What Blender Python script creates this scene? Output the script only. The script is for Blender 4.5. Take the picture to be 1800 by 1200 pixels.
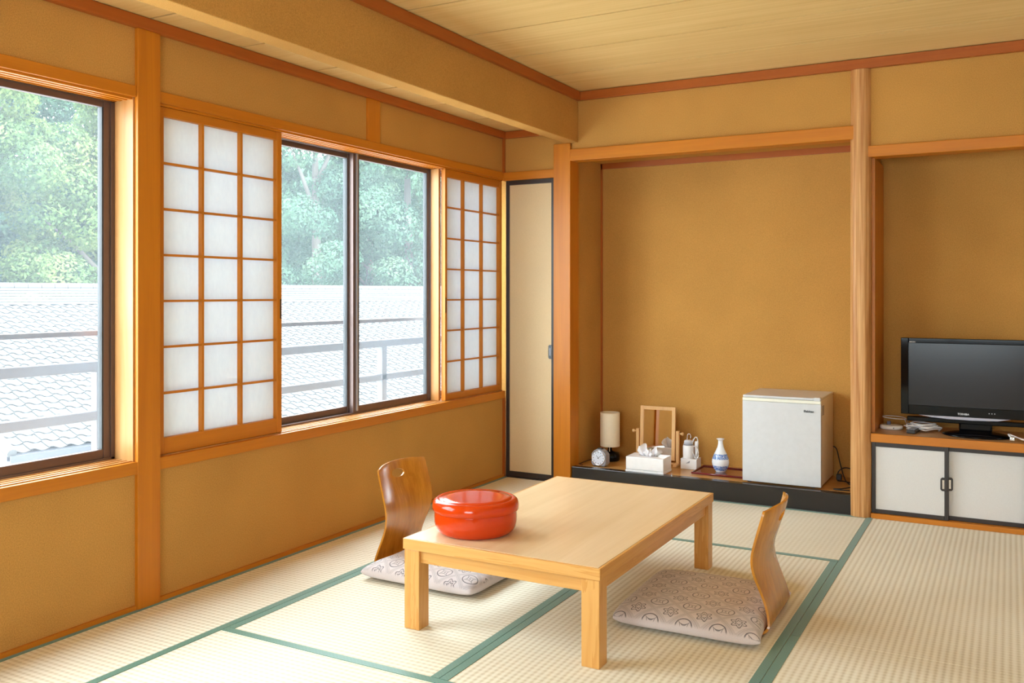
import bpy, math, random
import numpy as np
from mathutils import Vector, Matrix, noise as mnoise

# ------------------------------------------------------------------ scene, camera, light
for o in list(bpy.data.objects):
    bpy.data.objects.remove(o)
scene = bpy.context.scene
COL = scene.collection
PI = math.pi
YAW = math.radians(28.82)

cam_d = bpy.data.cameras.new('camera')
cam_d.sensor_width = 36.0
cam_d.lens = 1594.0 / 1800.0 * 36.0
cam_d.shift_y = -(600 - 514.4) / 1800.0
cam_d.clip_start = 0.05
cam_d.clip_end = 300
cam = bpy.data.objects.new('camera', cam_d)
COL.objects.link(cam)
cam.location = (2.9556, -5.2541, 1.22)
cam.rotation_euler = (PI / 2, 0, YAW)
scene.camera = cam

world = bpy.data.worlds.new('overcast_sky')
scene.world = world
world.use_nodes = True
bg = world.node_tree.nodes['Background']
bg.inputs[0].default_value = (0.82, 0.93, 1.0, 1)
bg.inputs[1].default_value = 5.5

sun_d = bpy.data.lights.new('sun', 'SUN')
sun_d.energy = 4.5
sun_d.angle = math.radians(12)
sun_d.color = (1.0, 0.95, 0.86)
sun = bpy.data.objects.new('sun', sun_d)
COL.objects.link(sun)
sun.rotation_euler = Vector((-0.62, -0.12, -0.78)).to_track_quat('-Z', 'Y').to_euler()

def portal(name, loc, rot, sx, sy):
    d = bpy.data.lights.new(name, 'AREA')
    d.shape = 'RECTANGLE'
    d.size, d.size_y = sx, sy
    d.cycles.is_portal = True
    o = bpy.data.objects.new(name, d)
    COL.objects.link(o)
    o.location = loc
    o.rotation_euler = rot
portal('window_portal', (-0.19, -3.81, 1.27), (0, -PI / 2, 0), 1.5, 1.85)
portal('window_portal', (-0.19, -1.40, 1.27), (0, -PI / 2, 0), 1.5, 2.78)
portal('window_portal', (2.3, -7.29, 1.3), (PI / 2, 0, 0), 1.9, 1.5)

scene.view_settings.view_transform = 'Standard'
scene.view_settings.look = 'None'
scene.view_settings.exposure = 1.58
scene.view_settings.gamma = 1.0
scene.view_settings.use_curve_mapping = False
try:
    scene.cycles.max_bounces = 14
    scene.cycles.diffuse_bounces = 8
    scene.cycles.transparent_max_bounces = 16
    scene.cycles.sample_clamp_indirect = 6.0
except Exception:
    pass

# ------------------------------------------------------------------ materials
MATS = {}
def new_mat(name):
    m = bpy.data.materials.new(name)
    m.use_nodes = True
    nt = m.node_tree
    b = nt.nodes['Principled BSDF']
    return m, nt, b

def srgb(r, g, b):
    f = lambda c: (c / 255 / 12.92) if c / 255 <= 0.04045 else ((c / 255 + 0.055) / 1.055) ** 2.4
    return (f(r), f(g), f(b), 1)

class G:
    """tiny helper to write node math"""
    def __init__(s, nt):
        s.nt = nt
    def node(s, t, **kw):
        n = s.nt.nodes.new(t)
        for k, v in kw.items():
            setattr(n, k, v)
        return n
    def link(s, a, b):
        s.nt.links.new(a, b)
    def val(s, inp, v):
        if hasattr(v, 'is_output') or isinstance(v, bpy.types.NodeSocket):
            s.link(v, inp)
        else:
            inp.default_value = v
    def m(s, op, a, b=0.0, c=None):
        n = s.node('ShaderNodeMath', operation=op)
        s.val(n.inputs[0], a)
        s.val(n.inputs[1], b)
        if c is not None:
            s.val(n.inputs[2], c)
        return n.outputs[0]
    def mix(s, f, a, b):
        n = s.node('ShaderNodeMix', data_type='RGBA')
        s.val(n.inputs[0], f)
        s.val(n.inputs[6], a)
        s.val(n.inputs[7], b)
        return n.outputs[2]
    def obj(s):
        return s.node('ShaderNodeTexCoord').outputs['Object']
    def xyz(s, v):
        n = s.node('ShaderNodeSeparateXYZ')
        s.link(v, n.inputs[0])
        return n.outputs
    def mapping(s, v, scale=(1, 1, 1), rot=(0, 0, 0), loc=(0, 0, 0)):
        n = s.node('ShaderNodeMapping')
        s.link(v, n.inputs[0])
        n.inputs['Location'].default_value = loc
        n.inputs['Rotation'].default_value = rot
        n.inputs['Scale'].default_value = scale
        return n.outputs[0]
    def noise(s, v, scale, detail=3, rough=0.55, dist=0.0):
        n = s.node('ShaderNodeTexNoise')
        s.link(v, n.inputs['Vector'])
        n.inputs['Scale'].default_value = scale
        n.inputs['Detail'].default_value = detail
        n.inputs['Roughness'].default_value = rough
        n.inputs['Distortion'].default_value = dist
        return n.outputs[0]
    def ramp(s, f, stops):
        n = s.node('ShaderNodeValToRGB')
        s.val(n.inputs[0], f)
        e = n.color_ramp.elements
        e[0].position, e[0].color = stops[0]
        e[1].position, e[1].color = stops[-1]
        for p, c in stops[1:-1]:
            x = e.new(p)
            x.color = c
        return n.outputs[0]
    def bump(s, h, strength, dist, b):
        n = s.node('ShaderNodeBump')
        n.inputs['Strength'].default_value = strength
        n.inputs['Distance'].default_value = dist
        s.val(n.inputs['Height'], h)
        s.link(n.outputs[0], b.inputs['Normal'])

def spec(b, v):
    b.inputs['Specular IOR Level'].default_value = v

def plain(name, col, rough=0.5, metal=0.0, sp=0.5, coat=0.0):
    if name in MATS:
        return MATS[name]
    m, nt, b = new_mat(name)
    g = G(nt)
    v = g.obj()
    n = g.noise(v, 35, 3)
    c2 = tuple(min(1, x * 1.06) for x in col[:3]) + (1,)
    c1 = tuple(x * 0.94 for x in col[:3]) + (1,)
    g.link(g.mix(n, c1, c2), b.inputs['Base Color'])
    b.inputs['Roughness'].default_value = rough
    b.inputs['Metallic'].default_value = metal
    b.inputs['Coat Weight'].default_value = coat
    b.inputs['Coat Roughness'].default_value = 0.05
    spec(b, sp)
    MATS[name] = m
    return m

def wood(name, c1, c2, axis='x', across=16.0, along=0.9, rough=0.42, fine=0.35, sp=0.4, rings=False):
    key = name + '_' + axis
    if key in MATS:
        return MATS[key]
    m, nt, b = new_mat(key)
    g = G(nt)
    v = g.obj()
    i = 'xyz'.index(axis)
    sc = [across] * 3
    sc[i] = along
    n1 = g.noise(g.mapping(v, tuple(sc)), 1.0, 4, 0.6, 0.6)
    sf = [150.0] * 3
    sf[i] = 3.0
    n2 = g.noise(g.mapping(v, tuple(sf)), 1.0, 2, 0.5)
    if rings:
        w = g.m('FRACT', g.m('MULTIPLY', n1, 6.0))
        w = g.m('POWER', w, 2.0)
        base = g.mix(w, c2, c1)
    else:
        base = g.ramp(n1, [(0.3, c1), (0.7, c2)])
    dark = tuple(x * 0.72 for x in c1[:3]) + (1,)
    f = g.m('MULTIPLY', g.m('SUBTRACT', 1.0, n2), fine)
    g.link(g.mix(f, base, dark), b.inputs['Base Color'])
    b.inputs['Roughness'].default_value = rough
    spec(b, sp)
    g.bump(n2, 0.12, 0.001, b)
    MATS[key] = m
    return m

# orange stained frame timber, redder ceiling trim, pale table timber ...
FR1, FR2 = (0.50, 0.155, 0.006, 1), (0.62, 0.215, 0.010, 1)
TR1, TR2 = (0.36, 0.085, 0.010, 1), (0.44, 0.115, 0.014, 1)
TB1, TB2 = (0.60, 0.28, 0.065, 1), (0.70, 0.37, 0.11, 1)
def frame(ax): return wood('frame_timber', FR1, FR2, ax)
def trimw(ax): return wood('trim_timber', TR1, TR2, ax)
def tablew(ax): return wood('table_timber', TB1, TB2, ax, rough=0.3, rings=True, fine=0.15)

def plaster(name, c, amt=0.17):
    m, nt, b = new_mat(name)
    g = G(nt)
    v = g.obj()
    n1 = g.noise(v, 230, 3, 0.75)
    n2 = g.noise(v, 2.2, 3, 0.5)
    lo = tuple(x * (1 - amt * 2.2) for x in c[:3]) + (1,)
    hi = tuple(min(1, x * (1 + amt * 1.6)) for x in c[:3]) + (1,)
    f = g.m('ADD', g.m('MULTIPLY', n1, 0.9), g.m('MULTIPLY', g.m('SUBTRACT', n2, 0.45), 0.3))
    g.link(g.ramp(f, [(0.2, lo), (0.8, hi)]), b.inputs['Base Color'])
    b.inputs['Roughness'].default_value = 0.95
    spec(b, 0.1)
    g.bump(n1, 0.25, 0.002, b)
    return m
M_PLASTER = plaster('clay_plaster', (0.55, 0.285, 0.074, 1))
M_BEAMPL = plaster('beam_plaster', (0.55, 0.285, 0.074, 1))

def ceiling_board():
    m, nt, b = new_mat('ceiling_veneer')
    g = G(nt)
    v = g.obj()
    n1 = g.noise(g.mapping(v, (0.5, 60, 60)), 1.0, 3, 0.6)
    n2 = g.noise(g.mapping(v, (1.5, 6, 6)), 1.0, 2, 0.5)
    f = g.m('ADD', g.m('MULTIPLY', n1, 0.7), g.m('MULTIPLY', n2, 0.3))
    g.link(g.ramp(f, [(0.3, (0.66, 0.44, 0.17, 1)), (0.7, (0.78, 0.56, 0.25, 1))]), b.inputs['Base Color'])
    b.inputs['Roughness'].default_value = 0.65
    spec(b, 0.1)
    return m
M_CEIL = ceiling_board()

def tatami(name, along):
    m, nt, b = new_mat(name)
    g = G(nt)
    v = g.obj()
    x, y, z = g.xyz(v)
    P = 2 * PI / 0.0235
    sx = g.m('SINE', g.m('MULTIPLY', x, P))
    sy = g.m('SINE', g.m('MULTIPLY', y, P))
    if along == 'y':
        a, c = sx, sy
        n = g.noise(g.mapping(v, (12, 700, 1)), 1.0, 2)
    else:
        a, c = sy, sx
        n = g.noise(g.mapping(v, (700, 12, 1)), 1.0, 2)
    h = g.m('ADD', g.m('MULTIPLY', g.m('ADD', a, 1.0), 0.36), g.m('MULTIPLY', g.m('ADD', c, 1.0), 0.14))
    big = g.noise(v, 1.7, 3, 0.5)
    f = g.m('ADD', g.m('ADD', g.m('MULTIPLY', h, 0.5), g.m('MULTIPLY', n, 0.3)), g.m('MULTIPLY', big, 0.25))
    g.link(g.ramp(f, [(0.15, (0.55, 0.48, 0.33, 1)), (0.5, (0.76, 0.71, 0.58, 1)), (0.85, (0.84, 0.81, 0.70, 1))]), b.inputs['Base Color'])
    b.inputs['Roughness'].default_value = 0.75
    spec(b, 0.12)
    g.bump(g.m('ADD', h, g.m('MULTIPLY', n, 0.3)), 0.35, 0.002, b)
    return m
M_TAT = {'x': tatami('tatami_rush_x', 'x'), 'y': tatami('tatami_rush_y', 'y')}

def heri():
    m, nt, b = new_mat('green_border_cloth')
    g = G(nt)
    v = g.obj()
    n = g.noise(v, 500, 2)
    x, y, z = g.xyz(v)
    k = 2 * PI / 0.03
    d = g.m('ABSOLUTE', g.m('MULTIPLY', g.m('SINE', g.m('MULTIPLY', g.m('ADD', x, y), k)), g.m('SINE', g.m('MULTIPLY', g.m('SUBTRACT', x, y), k))))
    f = g.m('ADD', g.m('MULTIPLY', n, 0.5), g.m('MULTIPLY', g.m('LESS_THAN', d, 0.10), 0.35))
    g.link(g.ramp(f, [(0.1, (0.035, 0.15, 0.10, 1)), (0.9, (0.075, 0.25, 0.175, 1))]), b.inputs['Base Color'])
    b.inputs['Roughness'].default_value = 0.5
    spec(b, 0.6)
    b.inputs['Sheen Weight'].default_value = 0.3
    return m
M_HERI = heri()

def paper():
    m, nt, b = new_mat('shoji_paper')
    g = G(nt)
    v = g.obj()
    n = g.noise(g.mapping(v, (60, 60, 25)), 1.0, 3, 0.6)
    out = nt.nodes['Material Output']
    d = g.node('ShaderNodeBsdfDiffuse')
    t = g.node('ShaderNodeBsdfTranslucent')
    c = g.ramp(n, [(0.25, (0.80, 0.85, 0.90, 1)), (0.75, (0.85, 0.90, 0.94, 1))])
    g.link(c, d.inputs[0])
    g.link(c, t.inputs[0])
    mx = g.node('ShaderNodeMixShader')
    mx.inputs[0].default_value = 0.172
    g.link(d.outputs[0], mx.inputs[1])
    g.link(t.outputs[0], mx.inputs[2])
    g.link(mx.outputs[0], out.inputs[0])
    return m
M_PAPER = paper()

def glass():
    m, nt, b = new_mat('haze_veil_window_glass')
    g = G(nt)
    out = nt.nodes['Material Output']
    v = g.obj()
    n = g.noise(v, 3.0, 4, 0.6)
    tr = g.node('ShaderNodeBsdfTransparent')
    tr.inputs[0].default_value = (0.97, 0.99, 0.985, 1)
    tl = g.node('ShaderNodeBsdfTranslucent')  # pale veil mixed into the pane to imitate haze over the trees
    tl.inputs[0].default_value = (0.85, 0.92, 1.0, 1)
    gl = g.node('ShaderNodeBsdfGlossy')
    gl.inputs['Roughness'].default_value = 0.02
    m1 = g.node('ShaderNodeMixShader')
    g.val(m1.inputs[0], g.m('ADD', g.m('MULTIPLY', n, 0.014), 0.017))
    g.link(tr.outputs[0], m1.inputs[1])
    g.link(tl.outputs[0], m1.inputs[2])
    m2 = g.node('ShaderNodeMixShader')
    m2.inputs[0].default_value = 0.008
    g.link(m1.outputs[0], m2.inputs[1])
    g.link(gl.outputs[0], m2.inputs[2])
    g.link(m2.outputs[0], out.inputs[0])
    return m
M_GLASS = glass()

M_SASH = plain('brown_aluminium', (0.13, 0.085, 0.075, 1), 0.4, 0.4)
M_SASHL = plain('grey_aluminium', (0.42, 0.42, 0.45, 1), 0.35, 0.6)
M_GASKET = plain('black_gasket', (0.015, 0.015, 0.017, 1), 0.6)
M_BLACK = plain('black_lacquer', (0.012, 0.010, 0.010, 1), 0.22, 0, 0.6)
M_BLACKSEMI = plain('black_lacquer_frame', (0.030, 0.022, 0.020, 1), 0.4)
M_FUSUMA = plaster('fusuma_paper', (0.74, 0.58, 0.36, 1), 0.05)
M_DOORPAPER = plaster('white_door_paper', (0.68, 0.665, 0.65, 1), 0.03)
M_WHITE = plain('white_plastic', (0.86, 0.85, 0.86, 1), 0.35)
M_FRIDGE = plain('white_enamel', (0.60, 0.61, 0.63, 1), 0.30)
M_FRIDGES = plain('bounce_lit_cream_steel', (0.84, 0.80, 0.75, 1), 0.38)  # side colour lightened to stand in for light bounced onto it
M_TISSUE = plain('white_tissue', (0.88, 0.87, 0.90, 1), 0.9)
M_GREY = plain('grey_plastic', (0.30, 0.30, 0.34, 1), 0.35)
M_DKGREY = plain('dark_plastic', (0.035, 0.033, 0.033, 1), 0.4)
M_PBLACK = plain('gloss_black_plastic', (0.003, 0.003, 0.004, 1), 0.06, 0, 0.2)
M_SCREEN = plain('matt_screen', (0.008, 0.006, 0.007, 1), 0.2, 0, 0.35)
M_CHROME = plain('chrome', (0.85, 0.86, 0.9, 1), 0.12, 1.0)
M_MIRROR = plain('mirror_silver', (0.92, 0.93, 0.92, 1), 0.01, 1.0)
M_LACQ = plain('vermilion_lacquer', (0.58, 0.045, 0.003, 1), 0.12, 0, 0.4, coat=0.0)
M_TRAY = plain('dark_red_lacquer', (0.16, 0.012, 0.014, 1), 0.12, 0, 0.5, coat=0.6)
M_SHADE = plain('washi_shade', (0.80, 0.70, 0.52, 1), 0.9)
M_CORDW = plain('white_cable', (0.80, 0.78, 0.78, 1), 0.5)
M_CORDK = plain('black_cable', (0.015, 0.014, 0.014, 1), 0.5)
M_RAIL = plain('grey_painted_steel', (0.09, 0.09, 0.11, 1), 0.5)
M_TILE = plain('silver_roof_tile', (0.043, 0.043, 0.043, 1), 0.6)
M_TILED = plain('roof_underlay', (0.03, 0.033, 0.04, 1), 0.8)
M_GUTTER = plain('gutter_metal', (0.03, 0.032, 0.04, 1), 0.5)
M_STUCCO = plain('white_stucco', (0.20, 0.20, 0.20, 1), 0.9)
M_GROUND = plain('pale_concrete', (0.55, 0.55, 0.54, 1), 0.9)
M_INKW = plain('white_print', (0.75, 0.75, 0.78, 1), 0.5)
M_INKK = plain('dark_print', (0.05, 0.05, 0.05, 1), 0.5)
M_MIRW = wood('mirror_timber', (0.66, 0.36, 0.14, 1), (0.76, 0.46, 0.20, 1), 'z', rough=0.5)
M_ALCFLOOR = wood('alcove_board', (0.52, 0.26, 0.075, 1), (0.64, 0.36, 0.12, 1), 'x', rough=0.25)
M_TOP = wood('laminate_top', (0.70, 0.50, 0.28, 1), (0.79, 0.60, 0.38, 1), 'y', across=25, rough=0.28, fine=0.12, sp=0.5)
M_PLY = wood('bent_plywood', (0.44, 0.160, 0.012, 1), (0.68, 0.285, 0.030, 1), 'z', across=30, along=3, rough=0.22, fine=0.4, sp=0.5)
M_PLYEDGE = wood('plywood_edge', (0.40, 0.16, 0.04, 1), (0.52, 0.25, 0.08, 1), 'y', rough=0.4)
M_LOG = wood('log_timber', (0.42, 0.15, 0.028, 1), (0.80, 0.47, 0.19, 1), 'z', across=75, along=1.6, rough=0.5, fine=0.55)
M_JAMB = wood('jamb_timber', (0.46, 0.19, 0.045, 1), (0.58, 0.33, 0.13, 1), 'z')
M_HOLE = plain('dark_recess', (0.02, 0.017, 0.015, 1), 0.8)

def cushion_mat():
    m, nt, b = new_mat('brocade_cotton')
    g = G(nt)
    v = g.obj()
    x, y, z = g.xyz(v)
    p = 0.122
    u = g.m('DIVIDE', g.m('ADD', x, y), p)
    w = g.m('DIVIDE', g.m('SUBTRACT', x, y), p)
    fu = g.m('SUBTRACT', g.m('FRACT', u), 0.5)
    fw = g.m('SUBTRACT', g.m('FRACT', w), 0.5)
    par = g.m('ABSOLUTE', g.m('SUBTRACT', g.m('FRACT', g.m('MULTIPLY', g.m('ADD', g.m('FLOOR', u), g.m('FLOOR', w)), 0.5)), 0.0))
    par = g.m('GREATER_THAN', par, 0.25)
    r = g.m('SQRT', g.m('ADD', g.m('MULTIPLY', fu, fu), g.m('MULTIPLY', fw, fw)))
    th = g.m('ARCTAN2', fw, fu)
    def line(val, at, wd):
        return g.m('LESS_THAN', g.m('ABSOLUTE', g.m('SUBTRACT', val, at)), wd)
    # roundel with a four pointed star
    au, aw = g.m('ABSOLUTE', fu), g.m('ABSOLUTE', fw)
    star = g.m('ADD', g.m('SQRT', au), g.m('SQRT', aw))
    ring = g.m('MAXIMUM', line(r, 0.36, 0.026), g.m('MAXIMUM', g.m('MULTIPLY', line(star, 0.60, 0.045), g.m('LESS_THAN', r, 0.36)), g.m('LESS_THAN', r, 0.045)))
    # six petalled flower
    pet = g.m('ADD', 0.27, g.m('MULTIPLY', g.m('COSINE', g.m('MULTIPLY', th, 6.0)), 0.06))
    pet2 = g.m('ADD', 0.13, g.m('MULTIPLY', g.m('COSINE', g.m('MULTIPLY', th, 6.0)), 0.035))
    spoke = g.m('MULTIPLY', g.m('LESS_THAN', g.m('ABSOLUTE', g.m('SINE', g.m('MULTIPLY', th, 3.0))), 0.12), g.m('MULTIPLY', g.m('LESS_THAN', r, 0.25), g.m('GREATER_THAN', r, 0.1)))
    flo = g.m('MAXIMUM', line(g.m('SUBTRACT', r, pet), 0.0, 0.028), g.m('MAXIMUM', line(g.m('SUBTRACT', r, pet2), 0.0, 0.024), spoke))
    mot = g.m('ADD', g.m('MULTIPLY', ring, par), g.m('MULTIPLY', flo, g.m('SUBTRACT', 1.0, par)))
    # lattice stripes
    e = g.m('MAXIMUM', au, aw)
    lat = g.m('MAXIMUM', line(e, 0.42, 0.008), g.m('MAXIMUM', line(e, 0.455, 0.008), line(e, 0.492, 0.008)))
    f = g.m('MAXIMUM', g.m('MULTIPLY', mot, 1.0), g.m('MULTIPLY', lat, 0.45))
    nz = g.xyz(g.node('ShaderNodeNewGeometry').outputs['Normal'])[2]
    f = g.m('MULTIPLY', f, g.m('MINIMUM', 1.0, g.m('MAXIMUM', 0.0, g.m('MULTIPLY', g.m('SUBTRACT', nz, 0.35), 4.0))))
    n = g.noise(v, 600, 2)
    base = g.ramp(n, [(0.3, (0.58, 0.51, 0.51, 1)), (0.7, (0.66, 0.59, 0.59, 1))])
    g.link(g.mix(f, base, (0.17, 0.15, 0.16, 1)), b.inputs['Base Color'])
    b.inputs['Roughness'].default_value = 0.8
    b.inputs['Sheen Weight'].default_value = 0.25
    g.bump(n, 0.3, 0.001, b)
    return m
M_CUSH = cushion_mat()

def vase_mat():
    m, nt, b = new_mat('blue_and_white_porcelain')
    g = G(nt)
    v = g.obj()
    x, y, z = g.xyz(v)
    n = g.noise(v, 150, 3, 0.7, 1.5)
    b1 = g.m('MULTIPLY', g.m('GREATER_THAN', z, 0.081), g.m('LESS_THAN', z, 0.112))
    b2 = g.m('MULTIPLY', g.m('GREATER_THAN', z, 0.012), g.m('LESS_THAN', z, 0.042))
    band = g.m('MAXIMUM', b1, b2)
    pat = g.m('MULTIPLY', band, g.m('GREATER_THAN', n, 0.46))
    blue = g.mix(n, (0.02, 0.08, 0.35, 1), (0.10, 0.28, 0.68, 1))
    g.link(g.mix(pat, (0.83, 0.86, 0.90, 1), blue), b.inputs['Base Color'])
    b.inputs['Roughness'].default_value = 0.12
    return m
M_VASE = vase_mat()

def leafmat(name, c1, c2, c3):
    m, nt, b = new_mat(name)
    g = G(nt)
    v = g.obj()
    n = g.noise(v, 0.55, 2, 0.5)
    n2 = g.noise(v, 5.0, 3, 0.7)
    f = g.m('ADD', g.m('MULTIPLY', n, 0.55), g.m('MULTIPLY', n2, 0.45))
    c = g.ramp(f, [(0.36, c1), (0.5, c2), (0.64, c3)])
    out = nt.nodes['Material Output']
    d = g.node('ShaderNodeBsdfDiffuse')
    t = g.node('ShaderNodeBsdfTranslucent')
    g.link(c, d.inputs[0])
    g.link(c, t.inputs[0])
    mx = g.node('ShaderNodeMixShader')
    mx.inputs[0].default_value = 0.3
    g.link(d.outputs[0], mx.inputs[1])
    g.link(t.outputs[0], mx.inputs[2])
    g.link(mx.outputs[0], out.inputs[0])
    return m
LEAF = [leafmat('leaf_yellow_green', (0.034, 0.065, 0.028, 1), (0.074, 0.118, 0.043, 1), (0.143, 0.180, 0.062, 1)),
        leafmat('leaf_blue_green', (0.031, 0.068, 0.046, 1), (0.062, 0.112, 0.074, 1), (0.105, 0.161, 0.093, 1)),
        leafmat('leaf_deep_green', (0.025, 0.053, 0.034, 1), (0.046, 0.090, 0.053, 1), (0.081, 0.130, 0.074, 1))]
M_BARK = plain('grey_bark', (0.10, 0.085, 0.07, 1), 0.9)
M_HILL = leafmat('undergrowth', (0.025, 0.05, 0.035, 1), (0.04, 0.08, 0.05, 1), (0.07, 0.12, 0.07, 1))

# ------------------------------------------------------------------ geometry helpers
class MB:
    def __init__(s):
        s.v, s.f = [], []
    def add(s, vs, fs):
        o = len(s.v)
        s.v += [tuple(p) for p in vs]
        s.f += [tuple(i + o for i in f) for f in fs]
        return s
    def box(s, x0, x1, y0, y1, z0, z1):
        x0, x1 = min(x0, x1), max(x0, x1)
        y0, y1 = min(y0, y1), max(y0, y1)
        z0, z1 = min(z0, z1), max(z0, z1)
        return s.add([(x0, y0, z0), (x1, y0, z0), (x1, y1, z0), (x0, y1, z0), (x0, y0, z1), (x1, y0, z1), (x1, y1, z1), (x0, y1, z1)],
                     [(0, 3, 2, 1), (4, 5, 6, 7), (0, 1, 5, 4), (1, 2, 6, 5), (2, 3, 7, 6), (3, 0, 4, 7)])
    def prism(s, pts, axis, a, b):
        """extrude a 2D polygon along an axis: axis 'x' -> pts=(y,z) etc."""
        n = len(pts)
        def P(p, t):
            return {'x': (t, p[0], p[1]), 'y': (p[0], t, p[1]), 'z': (p[0], p[1], t)}[axis]
        vs = [P(p, a) for p in pts] + [P(p, b) for p in pts]
        fs = [tuple(range(n))[::-1], tuple(range(n, 2 * n))] + [(i, (i + 1) % n, n + (i + 1) % n, n + i) for i in range(n)]
        return s.add(vs, fs)
    def lathe(s, prof, c=(0, 0, 0), seg=32, axis='z'):
        vs, fs = [], []
        n = len(prof)
        for k in range(seg):
            a = 2 * PI * k / seg
            for r, z in prof:
                p = (r * math.cos(a), r * math.sin(a), z)
                if axis == 'y':
                    p = (p[0], p[2], p[1])
                elif axis == 'x':
                    p = (p[2], p[0], p[1])
                vs.append((c[0] + p[0], c[1] + p[1], c[2] + p[2]))
        for k in range(seg):
            k2 = (k + 1) % seg
            for i in range(n - 1):
                fs.append((k * n + i, k2 * n + i, k2 * n + i + 1, k * n + i + 1))
        return s.add(vs, fs)
    def tube(s, pts, r, seg=6, closed=False):
        pts = [Vector(p) for p in pts]
        n = len(pts)
        rs = r if isinstance(r, (list, tuple)) else [r] * n
        vs, fs = [], []
        up = Vector((0, 0, 1))
        for i, p in enumerate(pts):
            a = pts[i - 1] if (i > 0 or closed) else p
            b = pts[(i + 1) % n] if (i < n - 1 or closed) else p
            t = (b - a)
            t = t.normalized() if t.length > 1e-9 else Vector((1, 0, 0))
            side = t.cross(up)
            if side.length < 0.05:
                side = t.cross(Vector((1, 0, 0)))
            side.normalize()
            up2 = side.cross(t).normalized()
            for k in range(seg):
                an = 2 * PI * k / seg
                vs.append(p + side * (math.cos(an) * rs[i]) + up2 * (math.sin(an) * rs[i]))
        m = n if closed else n - 1
        for i in range(m):
            j = (i + 1) % n
            for k in range(seg):
                k2 = (k + 1) % seg
                fs.append((i * seg + k, i * seg + k2, j * seg + k2, j * seg + k))
        if not closed:
            fs.append(tuple(range(seg))[::-1])
            fs.append(tuple((n - 1) * seg + k for k in range(seg)))
        return s.add(vs, fs)
    def build(s, name, mat, parent=None, off=(0, 0, 0), bevel=0.0, smooth=False, seg=2):
        me = bpy.data.meshes.new(name)
        vs = [(x - off[0], y - off[1], z - off[2]) for x, y, z in s.v] if any(off) else s.v
        me.from_pydata(vs, [], s.f)
        me.update()
        me.materials.append(mat)
        if smooth:
            me.polygons.foreach_set('use_smooth', [True] * len(me.polygons))
        return link(name, me, parent, bevel, seg)

def link(name, me, parent=None, bevel=0.0, seg=2):
    o = bpy.data.objects.new(name, me)
    COL.objects.link(o)
    if parent:
        o.parent = parent
    if bevel:
        m = o.modifiers.new('bevel', 'BEVEL')
        m.width = bevel
        m.segments = seg
        m.limit_method = 'ANGLE'
        m.angle_limit = math.radians(40)
    return o

def tag(o, label, cat, group=None):
    o['label'] = label
    o['category'] = cat
    if group:
        o['group'] = group
    return o
def thing(name, label, cat, loc=(0, 0, 0), rz=0.0, group=None):
    o = bpy.data.objects.new(name, None)
    o.empty_display_size = 0.05
    COL.objects.link(o)
    o.location = loc
    o.rotation_euler = (0, 0, rz)
    return tag(o, label, cat, group)
def struct(o, label=None):
    o['kind'] = 'structure'
    if label:
        o['label'] = label
    return o
def B(*a):
    return MB().box(*a)

# ------------------------------------------------------------------ dimensions
YR = -7.2          # rear wall
XR = 4.6           # right wall
ZC = 2.49          # main ceiling
ZL = 2.284         # low ceiling over the windows
ZH0, ZH1 = 1.972, 2.016   # window head rail
ZS0, ZS1 = 0.522, 0.570   # window sill
YP0, YP1 = -2.895, -2.789  # big window post
W1 = -4.72         # end of the left window
XS, YB = 0.488, 0.505      # alcove side and back planes
YA = 0.43                  # right alcove back

# ------------------------------------------------------------------ floor and tatami
floor = struct(B(-0.16, XR + 0.1, YR - 0.1, 0.6, -0.2, -0.03).build('floor', M_HOLE), 'straw tatami mat floor with green cloth borders')
SEAM = [0.0, 0.452, 1.372, 2.268, 3.2, 4.13, XR]
HW = 0.033
def mat(x0, x1, y0, y1, long, rib):
    t = B(x0 + 0.001, x1 - 0.001, y0 + 0.001, y1 - 0.001, -0.03, 0.0).build('tatami_mat', M_TAT[rib], floor)
    if long == 'y':
        for a, b in ((x0, x0 + HW), (x1 - HW, x1)):
            B(a + 0.0012, b - 0.0012, y0 + 0.001, y1 - 0.001, -0.02, 0.0018).build('border', M_HERI, t)
    else:
        for a, b in ((y0, y0 + HW), (y1 - HW, y1)):
            B(x0 + 0.001, x1 - 0.001, a + 0.0012, b - 0.0012, -0.02, 0.0018).build('border', M_HERI, t)
for y0, y1 in ((-1.84, 0), (-3.74, -1.84), (-5.6, -3.74), (YR, -5.6)):
    mat(0.0, SEAM[1], y0, y1, 'y', 'x')
mat(SEAM[1], SEAM[3] - 0.001, -0.945, 0.0, 'x', 'x')
mat(SEAM[1], SEAM[2], -2.855, -0.945, 'y', 'x')
mat(SEAM[2], SEAM[3], -2.855, -0.945, 'y', 'y')
mat(SEAM[1], SEAM[3], -3.78, -2.855, 'x', 'x')
mat(SEAM[1], SEAM[3], -4.72, -3.78, 'x', 'x')
mat(SEAM[1], SEAM[3], YR, -4.72, 'y', 'y')
for i in (3, 4, 5):
    for y0, y1 in ((-1.945, 0), (-3.86, -1.945), (-5.77, -3.86), (YR, -5.77)):
        mat(SEAM[i], SEAM[i + 1], y0, y1, 'y', 'y')

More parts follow.
